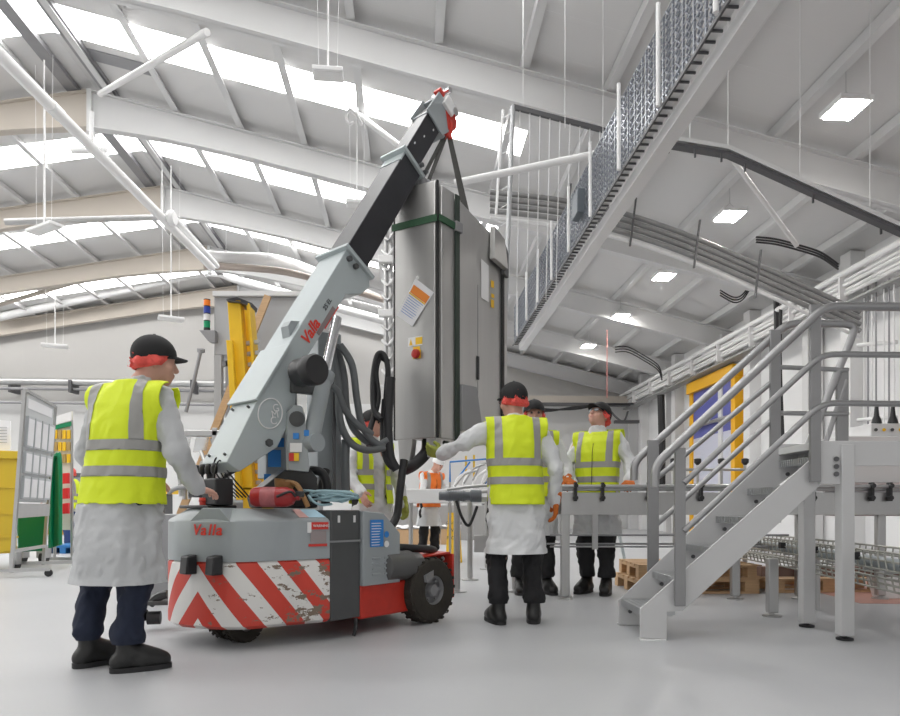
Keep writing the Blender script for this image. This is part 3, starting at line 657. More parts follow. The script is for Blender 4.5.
# ---------------------------------------------------------------- people: smooth figures grown from blended round cones
class SDF:
    def __init__(s, lo, hi, h):
        s.lo = np.array(lo, float); s.h = h; s.n = [int(math.ceil((hi[i]-lo[i])/h))+1 for i in range(3)]
        s.ax = [s.lo[i]+h*np.arange(s.n[i]) for i in range(3)]
        s.F = np.full(s.n, 0.3, np.float32)
    def win(s, lo, hi):
        i0 = [max(0, int((lo[k]-s.lo[k])/s.h)) for k in range(3)]; i1 = [min(s.n[k], int((hi[k]-s.lo[k])/s.h)+2) for k in range(3)]
        sl = tuple(slice(a, max(a,b)) for a, b in zip(i0, i1))
        X, Y, Z = np.meshgrid(s.ax[0][sl[0]], s.ax[1][sl[1]], s.ax[2][sl[2]], indexing='ij')
        return sl, X, Y, Z
    def mix(s, sl, d, k, sub=False):
        A = s.F[sl]
        if sub: s.F[sl] = np.maximum(A, -d); return s
        if k <= 0: s.F[sl] = np.minimum(A, d); return s
        hh = np.clip(0.5+0.5*(A-d)/k, 0, 1); s.F[sl] = A*(1-hh)+d*hh-k*hh*(1-hh)
        return s
    def cone(s, p, q, r0, r1, k=0.02, sub=False):
        p, q = np.array(p, float), np.array(q, float); m = max(r0, r1)+k+0.06
        sl, X, Y, Z = s.win(np.minimum(p,q)-m, np.maximum(p,q)+m); e = q-p; L = max(e@e, 1e-9)
        t = np.clip(((X-p[0])*e[0]+(Y-p[1])*e[1]+(Z-p[2])*e[2])/L, 0, 1)
        d = np.sqrt((X-p[0]-t*e[0])**2+(Y-p[1]-t*e[1])**2+(Z-p[2]-t*e[2])**2)-(r0+(r1-r0)*t)
        return s.mix(sl, d, k, sub)
    def ell(s, c, r, k=0.02, R=None, sub=False):
        c = np.array(c, float); m = max(r)+k+0.05
        sl, X, Y, Z = s.win(c-m, c+m); P = np.stack([X-c[0],Y-c[1],Z-c[2]], -1)
        if R is not None: P = P @ np.array(R)          # into the ellipsoid's own frame
        q = P/np.array(r); a = np.sqrt((q**2).sum(-1)); b = np.sqrt(((q/np.array(r))**2).sum(-1))+1e-9
        return s.mix(sl, a*(a-1)/b, k, sub)
    def loft(s, prof, k=0.03, inf=0.0, p=2.4, wob=0.0, seed=0):
        """prof rows: z, half width, half depth, centre x, centre y"""
        prof = sorted(prof); z = [r[0] for r in prof]
        sl, X, Y, Z = s.win([-9]*2+[z[0]-0.02], [9]*2+[z[-1]+0.02])
        zc = s.ax[2][sl[2]]; a, b, cx, cy = [np.interp(zc, z, [r[i] for r in prof])[None,None,:] for i in (1,2,3,4)]
        a = a+inf; b = b+inf
        rho = ((np.abs(X-cx)/a)**p+(np.abs(Y-cy)/b)**p)**(1/p); d = (rho-1)*np.minimum(a,b)
        if wob:
            th = np.arctan2((Y-cy)/b, (X-cx)/a)
            d = d+wob*(np.sin(7*th+seed+3*Z)*0.6+np.sin(13*th+2*seed-5*Z)*0.4)
        d = np.maximum(d, np.maximum(z[0]-Z, Z-z[-1]))
        return s.mix(sl, d, k)
    def wrinkle(s, amp, f=30, seed=0):
        rg = np.random.RandomState(seed+1); T = rg.rand(24,24,24).astype(np.float32)*2-1
        x, y, z = np.meshgrid(*[a.astype(np.float32) for a in s.ax], indexing='ij', sparse=True)
        def vn(u, v, w):
            u, v, w = np.broadcast_arrays(u+40, v+40, w+40); i, j, k = u.astype(np.int32), v.astype(np.int32), w.astype(np.int32)
            a, b, c = u-i, v-j, w-k; a, b, c = a*a*(3-2*a), b*b*(3-2*b), c*c*(3-2*c); r = 0
            for di in (0,1):
                for dj in (0,1):
                    for dk in (0,1): r = r+T[(i+di)%24,(j+dj)%24,(k+dk)%24]*(a if di else 1-a)*(b if dj else 1-b)*(c if dk else 1-c)
            return r
        g = f/3.0
        n1 = vn(g*0.8*x+0.25*g*z, g*0.8*y, 0.45*g*z); n2 = vn(1.9*g*x-0.8*g*z, 1.9*g*y+0.5*g*z, 1.1*g*z)
        s.F += (amp*(1.9*n1+(0.5-np.abs(n2))*1.3)).astype(np.float32)
        return s
    def mesh(s):
        Fv = s.F; h = s.h; I = Fv < 0
        for a in range(3):
            sl = [slice(None)]*3; sl[a] = 0; I[tuple(sl)] = False; sl[a] = -1; I[tuple(sl)] = False
        Fv = np.where(I, Fv, np.maximum(Fv, 1e-4))
        c = np.zeros([k-1 for k in s.n], np.int8)
        off = [(i,j,k) for i in (0,1) for j in (0,1) for k in (0,1)]
        for i,j,k in off: c += I[i:i+s.n[0]-1, j:j+s.n[1]-1, k:k+s.n[2]-1]
        act = (c > 0) & (c < 8); ijk = np.argwhere(act); idx = np.full(c.shape, -1, np.int32); idx[act] = np.arange(len(ijk))
        acc = np.zeros((len(ijk),3)); cnt = np.zeros(len(ijk))
        val = {o: Fv[ijk[:,0]+o[0], ijk[:,1]+o[1], ijk[:,2]+o[2]] for o in off}
        for a in range(3):
            for o in off:
                if o[a]: continue
                o2 = list(o); o2[a] = 1; o2 = tuple(o2); x, y = val[o], val[o2]; m = (x < 0) != (y < 0)
                t = np.where(m, x/np.where(m, x-y, 1), 0)
                pt = np.array(o, float)[None,:].repeat(len(ijk),0); pt[:,a] = t
                acc[m] += pt[m]; cnt[m] += 1
        vs = s.lo+(ijk+acc/cnt[:,None])*h
        faces = []
        for a in range(3):
            b, d = (a+1)%3, (a+2)%3
            A = I; sl0 = [slice(None)]*3; sl1 = [slice(None)]*3; sl0[a] = slice(0,-1); sl1[a] = slice(1,None)
            x0, x1 = A[tuple(sl0)], A[tuple(sl1)]
            for flip, mm in ((False, x0 & ~x1), (True, ~x0 & x1)):
                e = np.argwhere(mm); e = e[(e[:,b] > 0) & (e[:,d] > 0) & (e[:,b] < s.n[b]-1) & (e[:,d] < s.n[d]-1)]
                if not len(e): continue
                q = []
                for db, dd in ((-1,-1),(0,-1),(0,0),(-1,0)):
                    g = e.copy(); g[:,b] += db; g[:,d] += dd; q.append(idx[g[:,0],g[:,1],g[:,2]])
                q = np.stack(q, 1); faces.append(q[:,::-1] if flip else q)
        return vs, np.concatenate(faces)
def sdf_obj(s, name, mats, parent, cuts=(), thick=0.0, pick=None):
    vs, fs = s.mesh()
    me = bpy.data.meshes.new(name); me.from_pydata(vs.tolist(), [], fs.tolist()); me.update()
    if cuts: cut(me, cuts)
    if pick:
        co_ = np.empty(len(me.polygons)*3); me.polygons.foreach_get('center', co_); me.polygons.foreach_set('material_index', pick(co_.reshape(-1,3)).astype(np.int32).tolist())
    o = link(name, me, mats, parent, angle=180 if not cuts else 60)
    if thick:
        md = o.modifiers.new('cloth', 'SOLIDIFY'); md.thickness = thick; md.offset = -1
    return o
def cut(me, cuts):
    bm = bmesh.new(); bm.from_mesh(me)
    for co_, no in cuts: bmesh.ops.bisect_plane(bm, geom=bm.verts[:]+bm.edges[:]+bm.faces[:], plane_co=co_, plane_no=no, clear_outer=True)
    bm.to_mesh(me); bm.free()
def shell_band(src, name, mat, parent, cuts, off=0.003):
    me = src.data.copy(); me.name = name; cut(me, cuts)
    bm = bmesh.new(); bm.from_mesh(me); bm.normal_update()
    for v in bm.verts: v.co += v.normal*off
    bm.to_mesh(me); bm.free(); me.materials.clear()
    return link(name, me, mat, parent, angle=180)

skin = M('skin', (0.60,0.34,0.26), 0.5, spec=0.35); lip = M('lips', (0.42,0.16,0.13), 0.5); eye_w = M('eyes', (0.05,0.04,0.04), 0.2)
coat_m = M('grey_white_coat', (0.52,0.53,0.54), 0.8, 0, 0.06, 5, 0.25, 14)
coat_w = M('white_coat', (0.68,0.69,0.70), 0.7, 0, 0.05, 5, 0.3, 14)
vest_m = M('hi_vis_yellow', (0.70,0.83,0.015), 0.6, 0, 0.04, 4, 0.25, 12)
vest_o = M('hi_vis_orange', (0.90,0.20,0.02), 0.6, 0, 0.04, 4, 0.2, 12)
tape_m = M('reflective_tape', (0.34,0.335,0.32), 0.35, 0.1)
navy = M('navy_trousers', (0.010,0.016,0.038), 0.8, 0, 0.3, 10, 0.3, 18); black_c = M('black_trousers', (0.014,0.014,0.016), 0.8, 0, 0.3, 10, 0.3, 18)
boot_m = M('black_leather', (0.012,0.012,0.012), 0.4, 0, 0.2, 10, 0.1, 30); cap_m = M('black_cap_cloth', (0.010,0.010,0.011), 0.75)
net_m = M('red_hairnet', (0.80,0.10,0.08), 0.7, 0, 0.2, 40, 0.6, 60)
glove_y = M('olive_glove', (0.30,0.33,0.06), 0.8, 0, 0.2, 30); glove_o = M('orange_glove', (0.55,0.14,0.02), 0.8, 0, 0.3, 30)
glass_m = M('clear_spectacle_lens', (0.7,0.75,0.78), 0.1, spec=0.8, alpha=0.45)

def rot3(yaw, pitch=0.0):
    return np.array(Matrix.Rotation(yaw, 3, 'Z') @ Matrix.Rotation(pitch, 3, 'X'))
def hand(s, w, d, n, side, r=1.0, curl=0.5, inf=0.0):
    """wrist w, finger direction d, palm normal n, side +1 right hand / -1 left"""
    w, d, n = [np.array(x, float) for x in (w,d,n)]; d /= np.linalg.norm(d); n = n-d*(n@d); n /= np.linalg.norm(n); u = np.cross(d, n)*side   # u: towards the thumb
    k0 = w+d*0.085*r
    for j in (-1.5,-0.5,0.5,1.5): s.cone(w+u*j*0.011*r, k0+u*j*0.021*r, 0.019*r+inf, 0.0135*r+inf, 0.012)
    for j, L in ((1.5,0.070),(0.5,0.079),(-0.5,0.073),(-1.5,0.057)):
        p = k0+u*j*0.021*r; a = 0.25*curl*2; dirv = d
        for q, (fr, rr) in enumerate(((0.45,0.0098),(0.32,0.0090),(0.25,0.0082))):
            a = (0.5+0.75*q)*curl; v = d*math.cos(a)+n*math.sin(a)+u*j*0.03; e = p+v*L*fr*r
            s.cone(p, e, rr*r+inf, (rr-0.0008)*r+inf, 0.003); p = e
    p = w+d*0.02*r+u*0.028*r; v = d*0.55+u*0.65+n*0.45; v /= np.linalg.norm(v); e = p+v*0.042*r; s.cone(p, e, 0.0150*r+inf, 0.0115*r+inf, 0.012)
    v = d*0.9+u*0.15+n*0.5*curl; v /= np.linalg.norm(v); s.cone(e, e+v*0.035*r, 0.0112*r+inf, 0.0092*r+inf, 0.004)

def person(label, loc, rz, hgt=1.72, res=0.007, group=None, lean=(0,0), head=(0,0), head_off=(0,0.03), arms=None, feet=None, hem=0.45, vest_hem=0.87,
           vmat=None, cmat=None, tmat=None, cap='black', net=True, gloves=(None,None), glasses=False, split_front=False, seed=0, hold_n=None, vest=True, zip_front=True):
    """stands facing local +Y; arms = ((elbow, wrist, finger dir) right, left)"""
    t = thing('person', label, 'person', loc, rz, group)
    g = hgt/1.72; vmat = vmat or vest_m; cmat = cmat or coat_m; tmat = tmat or black_c
    lx, ly = lean
    sh = lambda x, y, z: (x*g+lx*max(0,z-0.9)/0.52*g, y*g+ly*max(0,z-0.9)/0.52*g, z*g)      # lean grows above the hips
    feet = feet or ((0.12,0.0,-0.15),(-0.12,0.02,0.15))
    hipx = 0.09
    # --- body
    s = SDF((-0.75*g,-0.55*g,-0.01), (0.75*g,0.75*g,1.85*g), res)
    hx, hy, hz = sh(head_off[0], head_off[1], 1.585); yaw, pit = head; R = rot3(yaw, pit); hc = np.array((hx,hy,hz))
    H = lambda x, y, z: hc+R@np.array((x,y,z))*g
    s.ell(H(0,-0.008,0.035), (0.074*g,0.092*g,0.085*g), 0.02, R); s.ell(H(0,0.022,-0.03), (0.060*g,0.066*g,0.080*g), 0.03, R)
    s.cone(H(0,0.062,-0.075), H(0,0.055,-0.09), 0.022*g, 0.022*g, 0.03)                       # chin
    s.cone(H(0,0.088,0.012), H(0,0.104,-0.028), 0.009*g, 0.015*g, 0.014)                       # nose
    s.cone(H(-0.035,0.078,0.028), H(0.035,0.078,0.028), 0.012*g, 0.012*g, 0.015)               # brow
    for e in (-1,1):
        s.ell(H(0.033*e,0.094,0.006), (0.017*g,0.012*g,0.011*g), 0, R, sub=True); s.ell(H(0.032*e,0.078,0.006), (0.013*g,0.013*g,0.012*g), 0, R)
        s.ell(H(0.076*e,-0.012,-0.005), (0.011*g,0.020*g,0.032*g), 0.008, R)                   # ears
        s.ell(H(0.042*e,0.058,-0.025), (0.022*g,0.022*g,0.022*g), 0.02, R)                     # cheeks
    s.ell(H(0,0.088,-0.055), (0.024*g,0.010*g,0.006*g), 0.006, R); s.ell(H(0,0.086,-0.064), (0.020*g,0.010*g,0.006*g), 0.006, R)
    s.cone(sh(0,-0.005,1.42), H(0,-0.015,-0.04), 0.062*g, 0.055*g, 0.03)                       # neck
    pf = [(0.80,.14,.10,0,0),(0.92,.155,.105,0,0),(1.05,.135,.09,0,0),(1.25,.165,.105,0,0),(1.37,.165,.09,0,0),(1.44,.08,.06,0,0)]
    lf = lambda rows: [(z*g, a*g, b*g, sh(cx,cy,z)[0], sh(cx,cy,z)[1]) for z,a,b,cx,cy in rows]
    s.loft(lf(pf), 0.03)
    A = []
    for i, sgn in ((0,1),(1,-1)):
        el, wr, fd = arms[i]; S0 = np.array(sh(0.168*sgn,-0.01,1.385)); el = np.array(el)*g; wr = np.array(wr)*g; A.append((S0,el,wr,np.array(fd,float),sgn))
        s.cone(S0, el, 0.05*g, 0.040*g, 0.04); s.cone(el, wr, 0.040*g, 0.027*g, 0.02)
        nrm = (hold_n or ((-1,0,0),(1,0,0)))[i]
        hand(s, wr, fd, nrm, sgn, g, 0.55)
    for i, sgn in ((0,1),(1,-1)):
        fx, fy, fa = feet[i]; kn = (fx*0.8*g+0.09*0.2*sgn, fy*0.6*g+0.02, 0.47*g); an = (fx*g, fy*g, 0.09*g); dx, dy = -math.sin(fa), math.cos(fa)
        s.cone((hipx*sgn*g,0,0.88*g), kn, 0.085*g, 0.055*g, 0.04); an = (an[0]-dx*0.02*g, an[1]-dy*0.02*g, an[2]); s.cone(kn, an, 0.055*g, 0.030*g, 0.02); s.cone(an, (fx*g+dx*0.12, fy*g+dy*0.14, 0.045), 0.030*g, 0.025*g, 0.02)
    eyeL, eyeR, mouth = H(-0.032,0.092,0.006), H(0.032,0.092,0.006), H(0,0.10,-0.059)
    def pick(c):
        d = np.minimum(np.linalg.norm(c-eyeL, axis=1), np.linalg.norm(c-eyeR, axis=1)); m = np.linalg.norm((c-mouth)*np.array((0.8,1,2.2)), axis=1)
        return np.where(d < 0.0125*g, 1, np.where(m < 0.020*g, 2, 0))
    sdf_obj(s, 'body', [skin, eye_w, lip], t, pick=pick)
    cr = max(res*1.3, 0.010)
    # --- trousers
    s = SDF((-0.45*g,-0.45*g,0.06), (0.45*g,0.45*g,1.02*g), cr)
    for i, sgn in ((0,1),(1,-1)):
        fx, fy, fa = feet[i]; kn = (fx*0.85*g+0.08*0.2*sgn, fy*0.6*g+0.02, 0.47*g); an = (fx*g+math.sin(fa)*0.022*g, fy*g-math.cos(fa)*0.022*g, 0.13*g)
        s.cone((hipx*sgn*g,0,0.88*g), kn, 0.100*g, 0.078*g, 0.03); s.cone(kn, an, 0.078*g, 0.070*g, 0.03); s.cone((an[0],an[1],an[2]+0.07), (an[0],an[1],an[2]+0.06), 0.081*g, 0.081*g, 0.015)
    s.ell((0,0,0.92*g), (0.16*g,0.11*g,0.10*g), 0.05); s.wrinkle(0.011, 44, seed)
    sdf_obj(s, 'trousers', tmat, t, cuts=[((0,0,0.145*g),(0,0,-1))])
    # --- boots
    for i in (0,1):
        fx, fy, fa = feet[i]; dx, dy = -math.sin(fa), math.cos(fa); q = lambda a, b, z: (fx*g+dx*a*g-dy*b*g, fy*g+dy*a*g+dx*b*g, z*g)
        s = SDF((fx*g-0.35,fy*g-0.35,-0.02), (fx*g+0.35,fy*g+0.35,0.30), max(res,0.008))
        s.cone(q(-0.055,0,0.05), q(0.06,0,0.055), 0.047*g, 0.048*g, 0.03).cone(q(0.06,0,0.05), q(0.145,0,0.045), 0.05*g, 0.043*g, 0.03)
        s.cone(q(-0.02,0,0.09), q(-0.025,0,0.19), 0.049*g, 0.047*g, 0.03).cone(q(0.02,0,0.10), q(0.11,0,0.07), 0.045*g, 0.035*g, 0.03)
        b = sdf_obj(s, 'boot', boot_m, t, cuts=[((0,0,0.018),(0,0,-1))])
        pts = []
        for k in range(28):
            a = 2*PI*k/28; ca, sa = math.cos(a), math.sin(a); L0 = 0.052 if abs(sa) else .05
            pts.append(q(0.046+0.146*abs(ca)**0.8*(1 if ca > 0 else -1), 0.052*abs(sa)**0.7*(1 if sa > 0 else -1), 0.0))
        MB().prism([V(p)+V((0,0,0.0)) for p in pts], (0,0,0.026)).build('sole', black_rub, b, local=True)
    # --- coat
    s = SDF((-0.75*g,-0.55*g,0.3*g), (0.75*g,0.6*g,1.6*g), cr)
    zc = [(hem-0.03,.222,.19,0,0.0),(0.62,.208,.175,0,0),(0.84,.190,.155,0,0),(0.90,.176,.138,0,0),(1.03,.163,.123,0,0.005),(1.25,.170,.123,0,0.0),(1.345,.166,.106,0,-0.005),(1.41,.122,.082,0,-0.01),(1.455,.080,.078,0,-0.005),(1.49,.070,.07,0,0.0)]
    s.loft(lf(zc), 0.02, wob=0.004, seed=seed)
    cuffs = []
    for S0, el, wr, fd, sgn in A:
        s.cone(S0, el, 0.066*g, 0.060*g, 0.05); s.cone(el, wr, 0.062*g, 0.046*g, 0.03); d = (wr-el)/np.linalg.norm(wr-el); s.cone(wr-d*0.03, wr-d*0.012, 0.047*g, 0.045*g, 0.01)
    s.wrinkle(0.010, 42, seed+1)
    ct = sdf_obj(s, 'coat', cmat, t, cuts=[((0,0,hem*g),(0,0,-1))])
    # --- hi-vis vest with reflective tape
    if vest:
        s = SDF((-0.42*g,-0.40*g,0.75*g), (0.42*g,0.42*g,1.56*g), cr)
        zv = [(vest_hem-0.05,.212,.180,0,0),(0.95,.199,.160,0,0),(1.05,.192,.150,0,0.0),(1.25,.200,.150,0,0),(1.345,.206,.130,0,-0.005),(1.40,.18,.108,0,-0.01),(1.445,.112,.094,0,-0.01),(1.475,.088,.090,0,-0.005)]
        s.loft(lf(zv), 0.02, wob=0.003, seed=seed+2)
        for S0, el, wr, fd, sgn in A: s.cone(np.array(sh(0.05*sgn,-0.01,1.415)), S0+np.array((.03*sgn,0,0.0)), 0.070*g, 0.084*g, 0.03)
        s.F -= 0.002; s.wrinkle(0.005, 38, seed+3)
        sx = lambda x, z: sh(x,0,z)
        top = sh(0,0,1.455)
        cuts = [((0,0,vest_hem*g),(0,0,-1)), (sh(0.218,0,1.40), (1,0,-0.05)), (sh(-0.218,0,1.40), (-1,0,-0.05)), (top, (0,0.22,1))]
        vo = sdf_obj(s, 'hi_vis_vest', vmat, t, cuts=cuts, thick=0.006)
        for z0 in (0.985, 1.115): shell_band(vo, 'reflective_tape', tape_m, vo, [((0,0,z0*g),(0,0,-1)), ((0,0,(z0+0.052)*g),(0,0,1))])
        for xc in (-0.135, 0.135): shell_band(vo, 'reflective_tape', tape_m, vo, [(sh(xc-0.026,0,1.2),(-1,0,0)), (sh(xc+0.026,0,1.2),(1,0,0)), ((0,0,1.165*g),(0,0,-1))], 0.0035)
        if split_front:
            bm = bmesh.new(); bm.from_mesh(vo.data); bmesh.ops.delete(bm, geom=[f for f in bm.faces if abs(f.calc_center_median().x) < split_front and f.calc_center_median().y > 0.02], context='FACES'); bm.to_mesh(vo.data); bm.free()
            for c_ in vo.children:
                bm = bmesh.new(); bm.from_mesh(c_.data); bmesh.ops.delete(bm, geom=[f for f in bm.faces if abs(f.calc_center_median().x) < split_front and f.calc_center_median().y > 0.02], context='FACES'); bm.to_mesh(c_.data); bm.free()
        if zip_front and not split_front: MB().tube([(sh(0,0.158,z)[0], sh(0,0.158-0.05*max(0,z-1.25)/0.18,z)[1], z*g) for z in (vest_hem,1.0,1.1,1.25,1.33)], 0.003, 6).build('zip', black_c, vo, local=True)
    # --- hairnet, cap, spectacles
    if net:
        s = SDF(hc-0.16*g, hc+0.16*g, 0.006)
        s.ell(H(0,-0.014,0.030), (0.086*g,0.100*g,0.092*g), 0, R); s.cone(H(-0.075,-0.015,-0.012), H(0.075,-0.015,-0.012), 0.026*g, 0.026*g, 0.03); s.cone(H(-0.05,-0.085,-0.02), H(0.05,-0.085,-0.02), 0.022*g, 0.022*g, 0.03)
        s.wrinkle(0.003, 110, seed)
        nf = R@np.array((0,0.75,-0.66)); nd = R@np.array((0,0.2,-1.0))
        sdf_obj(s, 'hairnet', net_m, t, cuts=[(tuple(H(0,0.035,0.0)), tuple(nf)), (tuple(H(0,-0.06,-0.040)), tuple(nd))])
    if cap:
        cm_ = cap_m if cap == 'black' else white_plastic
        s = SDF(hc-0.2*g, hc+0.2*g, 0.006)
        s.ell(H(0,-0.008,0.040), (0.094*g,0.112*g,0.104*g), 0, R)
        if cap == 'black': s.cone(H(0,-0.008,0.143), H(0,-0.008,0.145), 0.008*g, 0.008*g, 0.004)
        nd = R@np.array((0,0.16,-1.0))
        cp = sdf_obj(s, 'cap' if cap == 'black' else 'bump_cap', cm_, t, cuts=[(tuple(H(0,0,0.020)), tuple(nd))])
        vz = MB(); n_ = 9; L = 0.085 if cap == 'black' else 0.045
        rows = []
        for a in range(n_+1):
            u = -1+2*a/n_; rows.append([H(0.078*u, 0.085*math.sqrt(max(0,1-u*u*0.85))+L*math.sqrt(max(0,1-u*u))*w_-0.01, 0.042-0.012*w_-0.016*u*u*(0.5+w_*0.5)) for w_ in (0,0.5,1)])
        for dz in (0.0,0.007):
            for rr in rows: vz.v += [V(p+R@np.array((0,0,dz))) for p in rr]
        m3 = 3*(n_+1)
        for a in range(n_):
            for b in range(2):
                i = a*3+b; vz.f.append((i,i+1,i+4,i+3)); vz.f.append((m3+i,m3+i+3,m3+i+4,m3+i+1))
            vz.f.append((a*3+2,m3+a*3+2,m3+a*3+5,a*3+5)); vz.f.append((a*3,a*3+3,m3+a*3+3,m3+a*3))
        vz.f.append((0,m3,m3+1,1)); vz.f.append((1,m3+1,m3+2,2)); e_ = 3*n_; vz.f.append((e_,e_+1,m3+e_+1,m3+e_)); vz.f.append((e_+1,e_+2,m3+e_+2,m3+e_+1))
        vz.build('visor', cm_, cp, local=True, angle=60)
    if glasses:
        gl = MB()
        for e in (-1,1):
            P = [V(H(e*0.033+0.024*math.cos(a), 0.105-0.012*abs(e*0.033+0.024*math.cos(a))/0.05, 0.006+0.016*math.sin(a))) for a in [2*PI*k/14 for k in range(14)]]
            gl.tube(P, 0.002, 6, closed=True); gl.tube([V(H(e*0.056,0.09,0.01)),V(H(e*0.078,0.03,0.008)),V(H(e*0.08,-0.02,0.005))], 0.0025, 6)
        gl.tube([V(H(-0.01,0.106,0.01)),V(H(0.01,0.106,0.01))], 0.002, 6)
        go = gl.build('spectacles', black_plastic, t, local=True)
        for e in (-1,1):
            P = [V(H(e*0.033+0.024*math.cos(a), 0.105-0.012*abs(e*0.033+0.024*math.cos(a))/0.05, 0.006+0.016*math.sin(a))) for a in [2*PI*k/14 for k in range(14)]]
            MB().prism(P, V(R@np.array((0,-0.0015,0)))).build('lens', glass_m, go, local=True)
    # --- gloves
    for i, gm in enumerate(gloves):
        if not gm: continue
        S0, el, wr, fd, sgn = A[i]; s = SDF(wr-0.24*g, wr+0.24*g, 0.005); nrm = (hold_n or ((-1,0,0),(1,0,0)))[i]
        hand(s, wr, fd, nrm, sgn, g, 0.55, inf=0.0035); d = (wr-el)/np.linalg.norm(wr-el); s.cone(wr-d*0.05*g, wr, 0.044*g, 0.036*g, 0.01)
        sdf_obj(s, 'glove', gm, t)
    return t

dn = (0,0.25,-1)
# left: back three-quarter view, working the crane levers
q = G(116,668)
person('person in yellow vest, pale coat and black boots working the crane levers', (q.x+0.045,3.33,0), math.radians(-14), 1.72, 0.007, head=(math.radians(-40),-0.03), head_off=(0.04,0.06), lean=(0.075,0.02),
       arms=(((0.315,0.03,1.11),(0.30,0.20,0.935),(0.2,0.95,-0.1)), ((-0.27,0.08,1.12),(-0.12,0.32,0.98),(0.2,0.95,-0.1))), feet=((0.065,0.0,math.radians(-48)),(-0.215,0.05,math.radians(-25))),
       hem=0.45, vest_hem=0.855, tmat=navy, seed=1, hold_n=((-0.3,0,-1),(0.3,0,-1)))
# middle: seen from behind, left arm out to the cabinet
person('person seen from behind in yellow vest, steadying the hanging cabinet with outstretched arm', (0.475,4.72,0), math.radians(4), 1.75, 0.007, head=(math.radians(30),0.0), head_off=(-0.01,0.03), lean=(0.0,0.01),
       arms=(((0.285,-0.03,1.10),(0.30,0.03,0.87),(0.0,0.1,-1)), ((-0.36,0.02,1.285),(-0.515,0.20,1.22),(-0.8,0.4,0.25))), feet=((0.135,0.02,math.radians(-12)),(-0.13,0.0,math.radians(14))),
       hem=0.50, vest_hem=0.845, cmat=coat_w, gloves=(glove_o, glove_y), glasses=True, seed=5, hold_n=((-1,0.2,0),(0.2,0.8,0.5)))
# third: beyond the conveyor, mostly hidden behind the middle person
person('person facing the camera, partly hidden behind the person with outstretched arm', (0.825,6.42,0), math.radians(184), 1.90, 0.008, head=(math.radians(-6),0.05),
       arms=(((0.28,0.02,1.12),(0.20,0.24,0.99),(0,1,-0.2)), ((-0.30,0.0,1.12),(-0.255,0.22,0.995),(-0.1,1,-0.25))), hem=0.52, vest_hem=0.86, cmat=coat_w, gloves=(glove_o, glove_o), seed=8, hold_n=((0,0,-1),(0,0,-1)))
# right: looking up at the load, hand on the guide rail
person('person in spectacles looking up at the load, orange gloved hand on conveyor rail', (1.45,6.42,0), math.radians(150), 1.90, 0.007, head=(math.radians(-20),math.radians(30)), head_off=(0,-0.01), lean=(0,-0.04), feet=((0.10,0.0,-0.15),(-0.09,0.02,0.2)),
       arms=(((0.29,0.02,1.12),(0.16,0.22,0.98),(0,1,-0.2)), ((-0.29,-0.04,1.14),(-0.33,0.15,0.985),(-0.2,0.9,-0.3))), hem=0.52, vest_hem=0.87, cmat=coat_w, gloves=(glove_o, glove_o), glasses=True, seed=11, hold_n=((0,0,-1),(0,0,-1)))
# behind the crane hoses
person('person in yellow vest standing behind the grey crane hoses', (-0.75,6.15,0), math.radians(222), 1.76, 0.010, head=(math.radians(20),0.1),
       arms=(((0.28,0.04,1.1),(0.25,0.22,0.95),(0,0.6,-0.8)), ((-0.30,0.0,1.10),(-0.30,0.12,0.86),(0,0.2,-1))), hem=0.50, vest_hem=0.86, cmat=coat_w, gloves=(None, glove_y), seed=14, split_front=0.075, hold_n=((-1,0,0),(1,0,0)))
# far table worker
person('person in orange vest and white bump cap working at the far white bench', (-0.36,11.0,0), math.radians(-140), 1.72, 0.014, head=(0.1,-0.45), head_off=(0,0.12), lean=(0,0.10),
       arms=(((0.26,0.16,1.08),(0.18,0.42,1.00),(0,1,-0.2)), ((-0.26,0.16,1.08),(-0.18,0.42,1.00),(0,1,-0.2))), hem=0.55, vest_hem=0.87, vmat=vest_o, cmat=coat_w, cap='white', net=False, seed=17, hold_n=((0,0,-1),(0,0,-1)))
person('distant person in yellow vest and blue trousers behind the noticeboards', (-7.75,13.3,0), math.radians(100), 1.70, 0.016, head=(0.0,0.1),
       arms=(((0.26,0.12,1.1),(0.2,0.36,1.02),(0,1,-0.2)), ((-0.26,0.12,1.1),(-0.2,0.36,1.02),(0,1,-0.2))), hem=0.80, vest_hem=0.86, tmat=M('blue_trousers',(0.03,0.06,0.18),0.8), cap=None, net=True, seed=19, hold_n=((0,0,-1),(0,0,-1)))
# ---------------------------------------------------------------- steel staircase and platform on the right
rail_m = M('brushed_handrail', (0.36,0.36,0.365), 0.34, 0.75, 0.06, 10)
post_m = M('flat_bar_steel', (0.30,0.30,0.305), 0.42, 0.6, 0.08, 8)
stair_m = M('stair_light_grey', (0.60,0.60,0.605), 0.42, 0.1, 0.03, 3)
DF, DB = 4.1, 4.63
stair = thing('metal_staircase', 'pale grey steel staircase and platform with tubular handrails', 'staircase', (1.75,4.35,0))
def wp(lst, d): return [W(x,y,d) for x, y in lst]
y_ = V((0,0.012,0))
MB().prism(wp([(640,609),(640,638),(667,639),(667,612),(683,611),(823,483),(823,452),(819,452)],DF), y_).build('stringer', stair_m, stair, 0.003)
MB().prism(wp([(618,600),(618,624.5),(640,625),(640,604),(654,602),(779,484),(790,476),(810,474),(810,444),(781,444)],DB), -y_).build('stringer', stair_m, stair, 0.003)
for x, d in ((641,DF-0.03),(619,DB)): MB().obox(W(x,0,d)*1.0-V((0,0,W(x,0,d).z)), V((0.16,0,0)), V((0,0.07,0)), V((0,0,0.008))).build('foot_plate', white_steel, stair)
